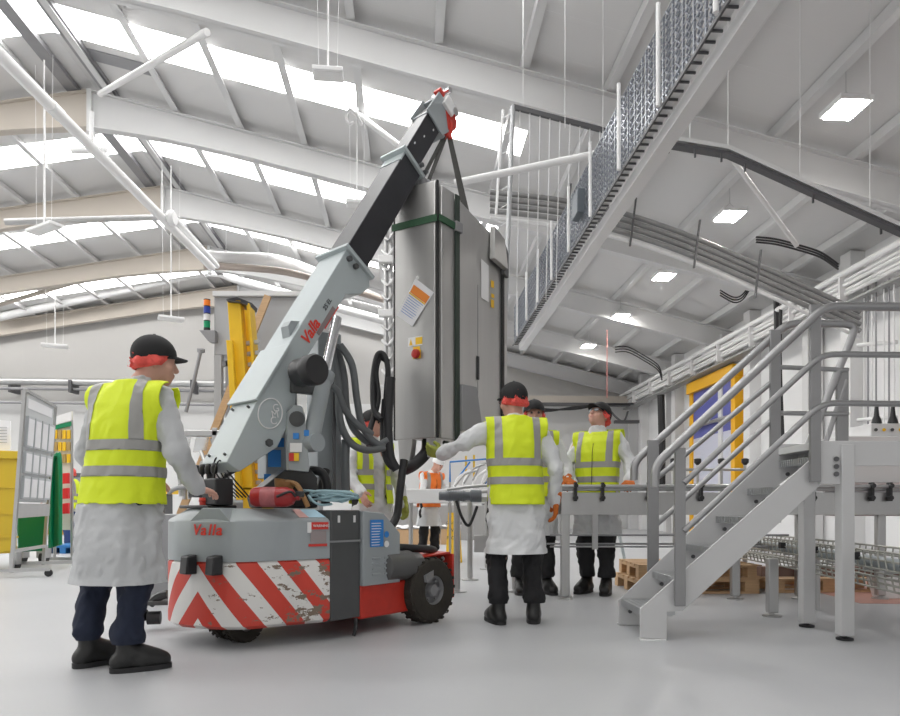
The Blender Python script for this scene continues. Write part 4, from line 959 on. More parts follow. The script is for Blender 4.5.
def tread(i):
    z = 0.19+0.195*i; x = 1.215+(z-0.196)/0.872+0.01; m = MB()
    for k in range(6): m.obox((x+0.038*k,DF+0.012,z-0.008), (0.018,0,0), (0,DB-DF-0.024,0), (0,0,0.008))
    m.obox((x,DF+0.012,z-0.036),(0.206,0,0),(0,0.01,0),(0,0,0.036)); m.obox((x,DB-0.022,z-0.036),(0.206,0,0),(0,0.01,0),(0,0,0.036))
    n = 18
    for k in range(n):
        yy = DF+0.03+(DB-DF-0.06)*k/(n-1); m.obox((x-0.006,yy-0.008,z-0.045),(0.20,0,0),(0,0.013,0),(0,0,0.046))
    m.build('tread', galv, stair)
    for zz in (-0.02,-0.09): MB().cyl((x+0.06,DB-0.014,z+zz-0.0),(x+0.06,DB-0.022,z+zz),0.014,10).build('bolt', dark_trim, stair)
for i in range(6): tread(i)
# platform
z0 = HC+70/F*DF
fx0, fx1 = 2.335, 3.4
fas = MB(); fas.prism(wp([(820,441),(905,441),(905,466),(852,466),(852,484),(820,484)],DF-0.02), (0,0.02,0))
fas.build('fascia', stair_m, stair, 0.003)
MB().obox((fx0,DF,z0-0.05), (fx1-fx0,0,0), (0,DB-DF+0.1,0), (0,0,0.045)).build('platform_deck', stair_m, stair)
MB().obox((fx0,DB+0.1,z0-0.08), (fx1-fx0,0,0), (0,0.012,0), (0,0,0.08)).build('rear_fascia', stair_m, stair)
for x, d, yb in ((842,4.06,641),(804,4.52,627)):
    p = W(x,0,d); p.z = 0.03; lg = MB().obox(p, V((0.082,0,0)), V((0,0.08,0)), V((0,0,z0-0.06))).build('leg', stair_m, stair, 0.006)
    MB().lathe(p+V((0.041,0.04,-0.028)), UP, [(0.05,0),(0.05,0.012),(0.015,0.02),(0.015,0.04)], 18).build('levelling_foot', black_rub, lg)
MB().obox(V((3.3,4.06,0.0)), V((0.082,0,0)), V((0,0.08,0)), V((0,0,z0-0.06))).build('leg', stair_m, stair, 0.006)
for yv in (459,466.5,474):
    MB().cyl(W(836.5,yv,DF-0.02),W(836.5,yv,DF-0.035),0.016,12).build('bolt', dark_trim, stair)
def rail(pts, d, r, name): return MB().tube(wp(pts, d), r, 14).build(name, rail_m, stair)
def rnd(pts, d, r, name):      # rounded corners
    P = wp(pts, d); out = [P[0]]
    for i in range(1, len(P)-1):
        a, b, c = P[i-1], P[i], P[i+1]; la, lc = min(0.09,(a-b).length*0.45), min(0.09,(c-b).length*0.45); s0, s1 = b+(a-b).normalized()*la, b+(c-b).normalized()*lc
        for k in range(6): t = k/5; out.append(s0*(1-t)**2+b*2*t*(1-t)+s1*t*t)
    out.append(P[-1]); return MB().tube(out, r, 14).build(name, rail_m, stair)
rnd([(655,487),(655,465),(825,306),(910,307)], 4.04, 0.027, 'handrail')
rnd([(634,480),(634,462),(788,323),(857,324),(808,446)], 4.70, 0.027, 'handrail')
rnd([(684,483),(822,354),(910,355)], 4.05, 0.019, 'mid_rail'); rnd([(684,531),(822,403),(910,404)], 4.05, 0.019, 'mid_rail')
rnd([(657,478),(772,382)], 4.69, 0.019, 'mid_rail'); rnd([(657,524),(772,420)], 4.69, 0.019, 'mid_rail')
rnd([(779,367),(848,370)], 4.69, 0.017, 'mid_rail'); rnd([(779,413),(848,414)], 4.69, 0.017, 'mid_rail')
rnd([(846,380),(826,442)], 4.70, 0.017, 'mid_rail')
for x, ya, yb, d, w in ((680,448,606,4.06,0.066),(815,305,482,4.06,0.066),(653,440,572,4.67,0.08),(775,330,470,4.67,0.075),(842,372,446,4.70,0.085)):
    p, q = W(x,yb,d), W(x,ya,d)
    MB().obox(p-V((w/2,0.012,0)), V((w,0,0)), V((0,0.025,0)), q-p).build('rail_post', post_m, stair, 0.003)

# ---------------------------------------------------------------- conveyors
conv = thing('slat_conveyor', 'long stainless conveyor with tubular guide rails running behind the staircase', 'conveyor', (2.5,6.05,0))
x0, x1 = W(560,0,6.0).x, 4.7
MB().obox((x0,5.93,0.775),(x1-x0,0,0),(0,0.012,0),(0,0,0.205)).build('side_plate', steel, conv, 0.003)
MB().obox((x0,6.17,0.775),(x1-x0,0,0),(0,0.012,0),(0,0,0.205)).build('side_plate', steel, conv, 0.003)
MB().obox((x0,5.95,0.955),(x1-x0,0,0),(0,0.22,0),(0,0,0.02)).build('slat_belt', mid_steel, conv)
for yv, zv in ((5.90,1.035),(5.94,1.01),(6.22,1.035)): MB().cyl((x0,yv,zv),(x1,yv,zv),0.017,12).build('guide_rail', steel, conv)
for zv, yv in ((0.59,5.95),(0.50,6.15),(0.485,5.95)): MB().cyl((x0-0.1,yv,zv),(x1-1.6,yv,zv),0.009,8).build('cross_rail', mid_steel, conv)
for px in (575,602,648,700,760,812,845,870,888):
    x = W(px,0,5.92).x; m = MB(); m.obox((x-0.012,5.875,0.9),(0.024,0,0),(0,0.05,0),(0,0,0.17)); m.cyl((x,5.87,0.93),(x,5.92,0.93),0.022,12); m.cyl((x,5.86,1.04),(x,5.92,1.04),0.02,10)
    m.build('rail_clamp', black_plastic, conv)
for px, d in ((565,5.97),(735,5.97),(800,6.0),(880,6.0),(565,6.15),(772,5.0)):
    p = W(px,0,d); p.z = 0.03; hgt = 0.76 if d > 5.5 else 0.42
    lg = MB().obox(p-V((0.04,0.03,0)), V((0.08,0,0)), V((0,0.06,0)), V((0,0,hgt))).build('leg', steel, conv, 0.01)
    MB().lathe(p+V((0,0,-0.03)), UP, [(0.07,0),(0.07,0.01),(0.02,0.016),(0.02,0.06)], 18).build('levelling_foot', steel, lg)
MB().obox((W(592,0,5.95).x,5.93,0.46),(0.05,0,0),(0,0.02,0),(0,0,0.32)).build('bracket', steel, conv)
sc2 = thing('transfer_conveyor', 'short stainless conveyor with gear motor and pipes left of the outstretched-arm person', 'conveyor', (0.2,6.6,0))
xa, xb = W(462,0,6.5).x, W(556,0,6.5).x
MB().obox((xa,6.45,0.90),(xb-xa,0,0),(0,0.25,0),(0,0,0.05)).build('conveyor_bed', steel, sc2, 0.004)
MB().obox((xa+.12,6.44,0.40),(0.32,0,0),(0,0.015,0),(0,0,0.17)).build('panel', steel, sc2, 0.003)
for zz in (1.0,1.06): MB().tube([(xa-.15,6.44,zz-.04),(xa+.2,6.44,zz),(xb,6.42,zz+.02)], 0.016, 10, 5).build('guide_rail', steel, sc2)
for px, d in ((457,6.5),(470,7.6),(487,9.0),(515,6.55),(546,6.6)):
    p = W(px,0,d); p.z = 0.03
    lg = MB().cyl(p, p+V((0,0,0.9)), 0.033, 16).build('leg', steel, sc2)
    MB().lathe(p-V((0,0,0.03)), UP, [(0.10,0),(0.10,0.012),(0.03,0.02),(0.02,0.05)], 18).build('levelling_foot', steel, lg)
motor_m = M('motor_grey_blue', (0.16,0.18,0.20), 0.45)
gm0 = W(446,496,6.25)
gm = MB().lathe(gm0, (1,0,0), [(0.03,-0.07),(0.042,-0.065),(0.042,-0.01),(0.048,0.0),(0.048,0.18),(0.04,0.2),(0.04,0.23),(0.06,0.24),(0.06,0.34)], 22).build('gear_motor', motor_m, sc2)
fn = MB()
for k in range(7): fn.lathe(gm0+V((0.02+0.024*k,0,0)), (1,0,0), [(0.053,0),(0.053,0.009)], 20)
fn.build('cooling_fins', motor_m, gm)
MB().tube([gm0+V((.1,-.05,-.05)),gm0+V((.15,-.1,-.2)),gm0+V((.22,-.06,-.28)),gm0+V((.3,0,-.1))], 0.014, 8, 6).build('motor_cable', black_rub, sc2)
ln = MB()
for k in range(8):
    a = W(455+9*k, 486-3*(k%3), 6.6+0.15*(k%4)); ln.tube([a, a+V((0.10,0.1,0.12+0.03*(k%3))), a+V((0.22,0.1,0.16+0.04*(k%2)))], 0.011, 7, 4)
ln.build('pipework', steel, sc2)
# low wire guarded chain conveyor swinging in under the platform
bc = thing('bottle_conveyor', 'low chain conveyor with wire side guards curving under the platform', 'conveyor', (2.9,5.0,0))
path = catmull([V((3.15,7.3,0)),V((3.1,6.2,0)),V((2.98,5.0,0)),V((2.78,3.7,0)),V((2.6,2.7,0))], 14)
def off(P, dx, z): return [p+V((dx,0,z)) for p in P]
for dx in (-0.16, 0.16):
    for zt_, zb_ in ((0.56,0.45),(0.40,0.33)):
        m = MB()
        for z in (zt_, zb_, (zt_+zb_)/2): m.tube(off(path,dx,z), 0.008, 6)
        for i, p in enumerate(path):
            m.tube([p+V((dx,0,zb_)), p+V((dx*1.1,0,zt_))], 0.006, 5)
        m.build('wire_guard', M('bright_wire',(0.42,0.42,0.38),0.4,0.7), bc)
MB().tube(off(path,-0.05,0.47), 0.045, 12).build('chain_tube', M('blue_grey_tube',(0.30,0.34,0.36),0.4,0.2), bc)
for i, p in enumerate(path[::3]): MB().bar(p+V((-0.17,0,0.44)), p+V((0.17,0,0.44)), 0.02, 0.02).build('crossbar', steel, bc)
for k in (6, 24, 44):
    p = path[k]; lg = MB().cyl(p+V((0,0,0.0)), p+V((0,0,0.44)), 0.025, 12).build('leg', steel, bc)
for i, p in enumerate(path[::7]): MB().obox(p+V((-0.20,-0.02,0.49)), (0.04,0,0), (0,0.05,0), (0,0,0.05)).build('guard_clamp', black_plastic, bc)
# pallets
def pallet(name, label, loc, rz, group):
    t = thing(name, label, 'pallet', loc, rz, group)
    for j in range(5): MB().obox((-0.6,-0.4+0.17*j,0.118),(1.2,0,0),(0,0.12,0),(0,0,0.022)).build('deck_board', wood_m, t, local=True)
    for i in (-0.6,-0.07,0.46):
        MB().obox((i,-0.4,0.098),(0.14,0,0),(0,0.8,0),(0,0,0.02)).build('stringer_board', wood_m, t, local=True)
        for j in (-0.4,-0.05,0.29): MB().obox((i,j,0.02),(0.14,0,0),(0,0.11,0),(0,0,0.078)).build('block', wood_m, t, local=True)
    for j in (-0.4,-0.05,0.29): MB().obox((-0.6,j,0.0),(1.2,0,0),(0,0.11,0),(0,0,0.02)).build('bottom_board', wood_m, t, local=True)
    return t
p1 = pallet('wooden_pallet', 'wooden pallet on the floor, bottom of the stack under the stairs', (2.42,6.75,0), 0.03, 'pallets behind the stairs')
dup(p1, (2.46,6.77,0.141), -0.02, 'wooden pallet lying on top of another pallet under the stairs')
dup(p1, (3.75,6.85,0.0), 0.05, 'wooden pallet on the red floor right of the pallet stack')
bm_ = thing('floor_beam', 'brown steel beam on pale pedestals over the red floor', 'beam', (3.6,6.3,0))
MB().obox((2.9,6.05,0.20),(2.0,0,0),(0,0.10,0),(0,0,0.09)).build('beam', M('brown_steel',(0.20,0.11,0.08),0.5), bm_, 0.006)
MB().prism([V((4.0,6.0,0)),V((4.16,6.0,0)),V((4.22,6.0,0.2)),V((3.94,6.0,0.2))], (0,0.16,0)).build('pedestal', white_steel, bm_, 0.006)
# machine behind the platform
mk = thing('labelling_machine', 'pale grey machine housing with dials behind the platform handrail', 'machine', (5.3,8.4,0))
for x in (4.8,5.7,6.6): MB().obox((x,8.0,0),(0.08,0,0),(0,0.08,0),(0,0,1.2)).build('leg', steel, mk)
MB().obox((4.75,7.9,1.15),(2.0,0,0),(0,1.2,0),(0,0,0.57)).build('housing', white_steel, mk, 0.01)
MB().obox((5.15,7.95,1.72),(0.7,0,0),(0,0.8,0),(0,0,0.16)).build('control_box', white_steel, mk, 0.01)
MB().obox((4.55,7.7,0.75),(1.9,0,0),(0,0.2,0),(0,0,0.3)).build('drive_cover', mid_steel, mk, 0.01)
for k in range(3):
    MB().lathe((5.25+0.2*k,8.0,1.88), UP, [(0.06,0),(0.05,0.05),(0.03,0.1),(0.02,0.22)], 14).build('cable_gland', black_plastic, mk)
for k in range(4): MB().cyl((5.2+.1*k,7.94,1.8),(5.2+.1*k,7.93,1.8),0.02,12).build('indicator', yellow_p if k % 2 else dark_trim, mk)
MB().obox((4.3,7.6,1.05),(0.25,0,0),(0,0.3,0),(0,0,0.3)).build('sensor_box', steel, mk, 0.006)
# guard frame with clamps seen between the stairs and the yellow door
gf = thing('guide_frame', 'small tubular guide frame with black clamp knobs before the yellow door', 'frame', (2.75,7.4,0))
for zz in (1.10,1.28): MB().cyl((2.45,7.4,zz),(3.6,7.4,zz),0.016,10).build('rail', steel, gf)
for k in range(4):
    x = 2.55+0.27*k; q = MB().cyl((x,7.4,0.0),(x,7.4,1.34),0.016,10).build('upright', steel, gf); MB().lathe((x,7.4,1.33), UP, [(0.015,0),(0.04,0.03),(0.04,0.07),(0.02,0.08)], 12).build('clamp_knob', black_plastic, q)

# ---------------------------------------------------------------- middle distance behind the crane
bl = thing('work_bench', 'long white bench with steel legs in front of the orange vest person', 'bench', (-0.4,10.4,0))
MB().obox((-1.35,10.2,0.93),(2.2,0,0),(0,0.5,0),(0,0,0.22)).build('bench_top', white_steel, bl, 0.01)
for x in (-1.25,-0.62,0.0,0.72): MB().cyl((x,10.3,0),(x,10.3,0.93),0.035,12).build('leg', steel, bl)
for k in range(4):
    b = thing('cardboard_box', ['leftmost brown carton of the low row behind the crane wheel','second brown carton from the left in the low row behind the crane wheel','third brown carton from the left in the low row behind the crane wheel','rightmost brown carton of the low row behind the crane wheel'][k], 'box', (-1.12+0.36*k,15.6,0.0), 0, 'cartons on the floor beyond the crane')
    MB().obox((-0.172,-0.2,0),(0.344,0,0),(0,0.4,0),(0,0,0.36)).build('carton', card_m, b, 0.004, local=True); MB().obox((-0.172,-0.03,0.36),(0.344,0,0),(0,0.06,0),(0,0,0.002)).build('packing_tape', M('packing_tape',(0.40,0.24,0.12),0.3), b, local=True)
w = MB(); random.seed(9)
N_ = 16; 
for i in range(N_+1):
    for j in range(5): w.v.append(V((-1.33+1.6*i/N_, 15.36+0.5*j/4, 0.375+0.10*random.random())))
for i in range(N_):
    for j in range(4): w.f.append((i*5+j,(i+1)*5+j,(i+1)*5+j+1,i*5+j+1))
o = w.build('plastic_sheet', white_plastic); md = o.modifiers.new('t','SOLIDIFY'); md.thickness = 0.004
tag(o, 'crumpled white plastic sheet lying over the row of brown cartons', 'sheet')
sg = thing('wet_floor_sign', 'yellow folding caution sign standing behind the conveyor legs', 'sign', (0.06,10.3,0))
for s_, y0 in ((1,-0.16),(-1,0.16)):
    m = MB(); m.prism([V((-0.13,y0,0)),V((0.13,y0,0)),V((0.09,y0*0.1,0.78)),V((-0.09,y0*0.1,0.78))], (0,-0.02*s_,0)); pn = m.build('sign_panel', yellow_p, sg, 0.004, local=True)
    if s_ == 1:
        for k, tx in enumerate(('CAUTION','WET','FLOOR')): text('sign_print', tx, 0.055 if k == 0 else 0.07, V((0.06,10.3-0.16+0.145*(0.62-.12*k)/0.78-0.028,0.60-0.12*k)), (1,0,0), (0,0.18,0.98), letter_dark, pn, align='CENTER')
bf = thing('blue_stand', 'blue tubular stand with white pipes left of the outstretched arm', 'frame', (0.35,9.0,0))
m = MB(); fr_ = [W(450,482,9),W(450,462,9),W(498,458,9),W(498,482,9)]; m.tube(fr_, 0.014, 8); m.build('tube_frame', blue_p, bf)
for a, b in (((455,482),(470,462)),((485,484),(498,462))): MB().tube([W(*a,9.0),W(*b,9.0)], 0.012, 8).build('brace', blue_p, bf)
for k, (a, b) in enumerate((((474,480),(474,455)),((466,478),(466,456)))): MB().tube([W(*a,9.1),W(*b,9.1)], 0.014, 8).build('upright', yellow_p, bf)
for x in (450,498): MB().tube([W(x,482,9.0), V((W(x,482,9.0).x,9.0,0))], 0.016, 8).build('leg', steel, bf)
m = MB()
for k in range(6): m.tube([W(452+9*k,492,8.7),W(458+9*k,478-3*(k%2),8.8),W(470+8*k,470,8.9)], 0.015, 7, 4)
m.build('white_pipes', white_plastic, bf)
fm = thing('packing_machine', 'far steel packing machine with white guards behind the bench', 'machine', (1.0,18,0))
MB().obox((-1.6,17.6,0),(4.8,0,0),(0,1.0,0),(0,0,0.95)).build('machine_base', steel, fm, 0.01)
MB().obox((-0.3,17.7,0.95),(0.9,0,0),(0,0.8,0),(0,0,0.55)).build('guard_box', white_steel, fm, 0.01)
MB().obox((0.9,17.7,0.95),(1.1,0,0),(0,0.8,0),(0,0,0.35)).build('guard_box', mid_steel, fm, 0.01)
# hanging loom of clear hoses by the conveyor
m = MB()
for k in range(7):
    x = 2.05-0.02*k; m.tube([(x,8.2,0.98),(x-0.06-.02*k,8.15,0.75),(x-0.12+.03*k,8.1,0.45),(x-0.05+.01*k,8.15,0.15+.03*k),(x+.05,8.2,0.5)], 0.012, 6, 5)
m.tube([(2.0,8.2,0.98),(2.05,8.3,0.98),(2.3,8.4,0.0)], 0.02, 8)
tag(m.build('hose_loom', M('clear_hose',(0.55,0.60,0.62),0.25)), 'tangled loom of clear hoses hanging behind the long conveyor', 'hoses')
# ---------------------------------------------------------------- behind the crane: machine cabinet, light stack, yellow chute, plank
mc_ = thing('machine_enclosure', 'tall grey machine enclosure with glazed door and coloured light stack', 'machine', (-2.2,7.3,0))
mgrey = M('enclosure_grey', (0.44,0.445,0.455), 0.5, 0.1, 0.03, 3)
xl, xr = W(214,0,7.2).x, W(318,0,7.2).x; zt_ = HC+213/F*7.2; zm_ = HC+155/F*7.2
MB().obox((xl,7.2,zm_),(xr-xl,0,0),(0,0.9,0),(0,0,zt_-zm_)).build('upper_housing', mgrey, mc_, 0.01)
MB().obox((xl-.0,7.15,zt_),(xr-xl+.03,0,0),(0,1.0,0),(0,0,0.05)).build('top_flange', white_steel, mc_)
for x in (xl, xr-0.08): MB().obox((x,7.2,0),(0.08,0,0),(0,0.08,0),(0,0,zm_)).build('corner_post', mgrey, mc_, 0.004)
MB().obox((xl+.08,7.22,zm_-0.12),(xr-xl-.16,0,0),(0,0.05,0),(0,0,0.06)).build('door_frame', mid_steel, mc_)
MB().obox((xl+.12,7.22,0.9),(0.04,0,0),(0,0.04,0),(0,0,zm_-0.95)).build('door_frame', mid_steel, mc_)
MB().obox((xl+.16,7.24,0.9),(xr-xl-.3,0,0),(0,0.008,0),(0,0,zm_-1.0)).build('glazed_door', M('guard_glazing',(0.75,0.78,0.80),0.08,alpha=0.35), mc_)
MB().obox((xl+.1,7.3,0),(xr-xl-.2,0,0),(0,0.7,0),(0,0,0.95)).build('machine_base', mid_steel, mc_, 0.01)
MB().obox((xl+.3,7.6,0.95),(0.5,0,0),(0,0.4,0),(0,0,0.5)).build('inner_unit', steel, mc_, 0.01)
MB().obox(W(234,385,7.18),(0.10,0,0),(0,0.005,0),(0,0,0.07)).build('blue_label', label_blue, mc_)
tp = W(206,330,7.15)
MB().prism([W(199,330,7.1),W(215,330,7.1),W(215,341,7.1),W(208,341,7.1)], (0,0.12,0)).build('stack_bracket', mid_steel, mc_, 0.004)
def lm(n, c): return M(n, c, 0.35)
segs = [('stack_base',black_plastic,0,0.03),('green_lamp',lm('lamp_green',(0.0,0.28,0.12)),0.03,0.10),('stack_ring',black_plastic,0.10,0.112),('white_lamp',lm('lamp_white',(0.7,0.7,0.72)),0.112,0.18),('stack_ring',black_plastic,0.18,0.192),('blue_lamp',lm('lamp_blue',(0.02,0.05,0.35)),0.192,0.26),('stack_ring',black_plastic,0.26,0.272),('orange_lamp',lm('lamp_orange',(0.85,0.20,0.01)),0.272,0.335),('stack_cap',black_plastic,0.335,0.345)]
for n_, m_, a, b in segs: MB().lathe(tp+V((0,0.03,0)), UP, [(0.036,a),(0.036,b)], 20).build(n_, m_, mc_)
MB().tube([W(201,350,7.1),W(193,385,7.1),W(186,412,7.1)], 0.02, 8).build('support_rod', mid_steel, mc_); MB().obox(W(197,352,7.1),(0.07,0,0),(0,0.05,0),(0,0,0.04)).build('rod_clamp', mid_steel, mc_)
yc = thing('yellow_chute', 'tall yellow twin-rail ladder frame with dark top behind the crane boom', 'ladder', (-1.95,6.4,0))
def rl(a, b, w, d0=6.2, dep=0.12, nm='side_rail'): 
    p, q = W(*a,d0), W(*b,d0); MB().obox(p, V((w,0,0)), V((0,dep,0)), q-p).build(nm, yellow_p, yc, 0.006)
rl((240,490),(227,300),0.125); rl((262,490),(246,303),0.03,6.25,0.18)
p, q = W(256,500,6.45), W(240,305,6.45); MB().obox(p, V((0.10,0,0)), V((0,0.05,0)), q-p).build('side_rail', yellow_p, yc, 0.006)
p, q = W(236,500,6.1), W(226,340,6.1); MB().obox(p, V((0.055,0,0)), V((0,0.06,0)), q-p).build('outer_rail', yellow_p, yc, 0.004)
MB().prism([W(226,299,6.15),W(237,297,6.15),W(252,303,6.3),W(251,307,6.3),W(240,302,6.15),W(227,301,6.15)], (0,0.18,0)).build('top_cap', dark_trim, yc)
for k in range(14):
    f = k/13; a = W(243,345+140*f,6.3)+V((0.02+0.07*f,0,0)); MB().obox(a, V((0.13,0,0.02)), V((0,0.04,0)), V((0,0,0.035))).build('rung', galv, yc)
for x in (243,262): MB().obox(V((W(x,0,6.2).x,6.2,0)), (0.08,0,0), (0,0.12,0), (0,0,W(x,490,6.2).z+0.02)).build('foot_post', yellow_p, yc)
pk = MB(); p, q = W(187,480,6.8), W(268,296,7.05); pk.bar(V((p.x-.33,6.70,0.02)), q, 0.075, 0.03, up=(0,1,0))
tag(pk.build('wooden_plank', wood_m), 'long raw timber plank leaning against the grey enclosure', 'plank')
# filler head machine with pipes left of the crane boom
fl = thing('filling_machine', 'low steel machine with tangled pipes and valves behind the lever console', 'machine', (-2.6,6.1,0))
MB().obox((-3.0,5.9,0),(1.2,0,0),(0,0.7,0),(0,0,0.78)).build('machine_base', mid_steel, fl, 0.01)
MB().obox((-3.0,6.0,1.5),(1.5,0,0),(0,0.06,0),(0,0,0.06)).build('cross_tube', steel, fl, 0.01)
for x in (-2.95,-2.2): MB().obox((x,6.0,0.78),(0.05,0,0),(0,0.05,0),(0,0,0.8)).build('upright', steel, fl, 0.004)
random.seed(21)
for k in range(12):
    a = W(random.uniform(172,232), random.uniform(480,500), random.uniform(5.7,6.1)); h1 = random.uniform(0.12,0.42); dx = random.uniform(-.12,.12)
    MB().tube([a, a+V((dx*.3,0,h1*.5)), a+V((dx,0.05,h1))], random.choice((0.012,0.018,0.022)), 8, 4).build('pipe', random.choice((steel,mid_steel,steel,black_plastic)), fl)
for k in range(7):
    a = W(180+8*k, 470+4*(k%3), 5.75); MB().lathe(a, UP, [(0.02,0),(0.035,0.01),(0.035,0.07),(0.02,0.08)], 12).build('valve', random.choice((steel,steel,orange_p,white_plastic)), fl)
for k in range(3): MB().obox(W(175+18*k,452,6.1),(0.11,0,0.02),(0,0.05,0),(0.03,0,0.16)).build('guard_plate', M('guard_glazing',(0.75,0.78,0.80),0.08,alpha=0.35), fl)

# ---------------------------------------------------------------- left: notice boards, bins, pallet
nb = thing('noticeboard', 'grey wheeled noticeboard with paper holders seen nearly edge on', 'noticeboard', (-5.5,8.0,0))
A0, A1 = V((-5.06,7.55,0)), V((-5.68,9.35,0))       # near and far end on the floor
A0, A1 = W(11,0,7.9), W(43,0,9.0); A0.z = A1.z = 0
bdv = (A1-A0).normalized(); bnv = V((bdv.y,-bdv.x,0))
lean_ = V((0.17,0.0,0))
def N_p(t, z): return A0.lerp(A1, t)+UP*z+lean_*(z/2.3)
zb0, zb1 = 0.92, 2.27
for t_ in (0.0, 1.0): MB().bar(N_p(t_,0.06), N_p(t_,2.28-0.02*t_), 0.032, 0.04).build('stand_post', steel, nb)
MB().bar(N_p(0,2.28), N_p(1,2.25), 0.035, 0.035).build('top_rail', steel, nb); MB().bar(N_p(0,0.32), N_p(1,0.32), 0.04, 0.04).build('bottom_rail', steel, nb)
bo = MB().prism([N_p(0.03,zb0),N_p(0.97,zb0),N_p(0.97,zb1-.03),N_p(0.03,zb1)], -bnv*0.02).build('board_panel', M('board_grey',(0.58,0.60,0.61),0.5), nb)
MB().prism([N_p(0.0,0.72),N_p(1.0,0.74),N_p(1.0,0.90),N_p(0.0,0.90)], bnv*0.03).build('tray', steel, nb)
def npanel(t0, t1, z0_, z1_, mat, nm, th=0.02): return MB().prism([N_p(t0,z0_)+bnv*0.001,N_p(t1,z0_)+bnv*0.001,N_p(t1,z1_)+bnv*0.001,N_p(t0,z1_)+bnv*0.001], bnv*th).build(nm, mat, bo)
npanel(0.12,0.9,2.08,2.2,paper,'title_strip',0.004)
for r_, (za, zb_) in enumerate(((1.58,2.0),(1.30,1.54)[0:2],(0.95,1.32))):
    za, zb_ = ((1.60,1.98),(1.28,1.55),(0.96,1.24))[r_]
    for c_ in range(4):
        h = npanel(0.08+0.225*c_, 0.08+0.225*c_+0.19, za, zb_, M('holder_grey',(0.50,0.52,0.54),0.4), 'paper_holder', 0.035)
        npanel(0.09+0.225*c_, 0.08+0.225*c_+0.175, za+0.02, zb_-0.03, paper, 'document', 0.039)
for t_ in (0.0, 1.0):
    c_ = N_p(t_,0.09); f_ = MB().bar(c_-bnv*0.35, c_+bnv*0.42, 0.05, 0.04).build('foot_bar', steel, nb)
    for s_ in (-0.33, 0.40):
        q = c_+bnv*s_; q.z = 0.045; MB().lathe(q-bdv*0.02, bdv, [(0.02,0),(0.044,0.004),(0.044,0.036),(0.02,0.04)], 16).build('castor', black_rub, f_)
nb2 = thing('tag_board', 'white and yellow tag board with green header and red holders', 'noticeboard', (-6.3,10.6,0))
def q2(x, y, d=10.6): return W(x,y,d)
MB().prism([q2(53,418),q2(72,411),q2(72,446+84),q2(53,530)], (0,0.03,0)).build('board_panel', M('board_cream',(0.72,0.70,0.62),0.5), nb2)
MB().prism([q2(53.5,426,10.58),q2(71.5,421.5,10.58),q2(71.5,426,10.58),q2(53.5,430,10.58)], (0,-0.01,0)).build('green_header', green_p, nb2)
MB().prism([q2(53.5,417.5,10.58),q2(71.5,411.5,10.58),q2(71.5,420.5,10.58),q2(53.5,425.5,10.58)], (0,-0.008,0)).build('title_card', paper, nb2)
for r_, yy in enumerate((430,442,454)):
    for c_ in range(4):
        x = 54.5+4.3*c_; MB().prism([q2(x,yy+9,10.57),q2(x+3.2,yy+8.6,10.57),q2(x+3.2,yy,10.57),q2(x,yy+.4,10.57)], (0,-0.02,0)).build('hanging_tag', (yellow_p, M('tag_tan',(0.45,0.30,0.10),0.6), yellow_p)[(r_+c_) % 3], nb2)
for yy in (474,489,504):
    h = MB().prism([q2(61,yy+10,10.5),q2(70,yy+9.5,10.5),q2(70,yy-1,10.5),q2(61,yy,10.5)], (0,-0.06,0)).build('red_holder', M('holder_red',(0.7,0.02,0.03),0.4), nb2, 0.004)
for x in (54,71.5): MB().cyl(V((q2(x,0).x,10.62,0.0)), q2(x,420), 0.025, 10).build('stand_post', steel, nb2)
MB().bar(V((q2(50,0).x,10.4,0.04)), V((q2(84,0).x,10.4,0.04)), 0.06, 0.05).build('foot_bar', steel, nb2)
yb = thing('yellow_bin', 'yellow wheeled bin with a white sheet propped on it at the left edge', 'bin', (-5.9,8.6,0))
ybm = M('yellow_plastic', (0.62,0.43,0.02), 0.35, 0, 0.1, 3)
MB().prism([W(-40,556,8.6),W(16.5,553,8.6),W(18,452,8.6),W(-44,450,8.6)], (-0.5,0.75,0)).build('bin_body', ybm, yb, 0.03)
MB().prism([W(-46,458,8.55),W(19,459,8.55),W(19,451,8.55),W(-46,449,8.55)], (-0.55,0.85,0)).build('bin_rim', ybm, yb, 0.01)
for yy in (486,512,536): MB().prism([W(-40,yy+2,8.58),W(17,yy+2,8.58),W(17,yy,8.58),W(-40,yy,8.58)], (0,0.03,0)).build('body_rib', ybm, yb)
for x, y0 in ((-5.85,8.75),(-6.4,8.75),(-6.15,9.2),(-6.6,9.2)): MB().lathe((x,y0,0.09), (1,0,0), [(0.03,-0.025),(0.09,-0.02),(0.09,0.02),(0.03,0.025)], 20).build('castor', black_rub, yb); MB().obox((x-.05,y0-.05,0.09),(0.1,0,0),(0,0.1,0),(0,0,0.18)).build('castor_fork', steel, yb)
sh_ = thing('paper_notice', 'white printed notice standing on the yellow bin rim', 'notice', W(0,451,8.75))
s_ = MB().prism([W(-14,452,8.8),W(10.5,450,8.8),W(10.5,421,8.8),W(-14,418,8.8)], (0,0.01,0)).build('sheet', paper, sh_)
for k in range(6): MB().prism([W(-8,428+3*k,8.79),W(7,427.7+3*k,8.79),W(7,426.9+3*k,8.79),W(-8,427.2+3*k,8.79)], (0,-0.003,0)).build('print_line', M('print_grey',(0.45,0.45,0.47),0.6), sh_)
gb = thing('green_bin', 'green plastic wheeled bin behind the grey noticeboard', 'bin', (-5.9,9.9,0))
MB().prism([W(18,552,9.7),W(46,551,9.7),W(48,506,9.7),W(16,506,9.7)], (-0.38,0.6,0)).build('bin_body', green_p, gb, 0.03)
MB().tube([W(50.5,548,9.5),W(51,500,9.5),W(52,462,9.5),W(56,456,9.5),W(60,462,9.5),W(60,545,9.5)], 0.03, 8, 5).build('lid_rim', green_p, gb)
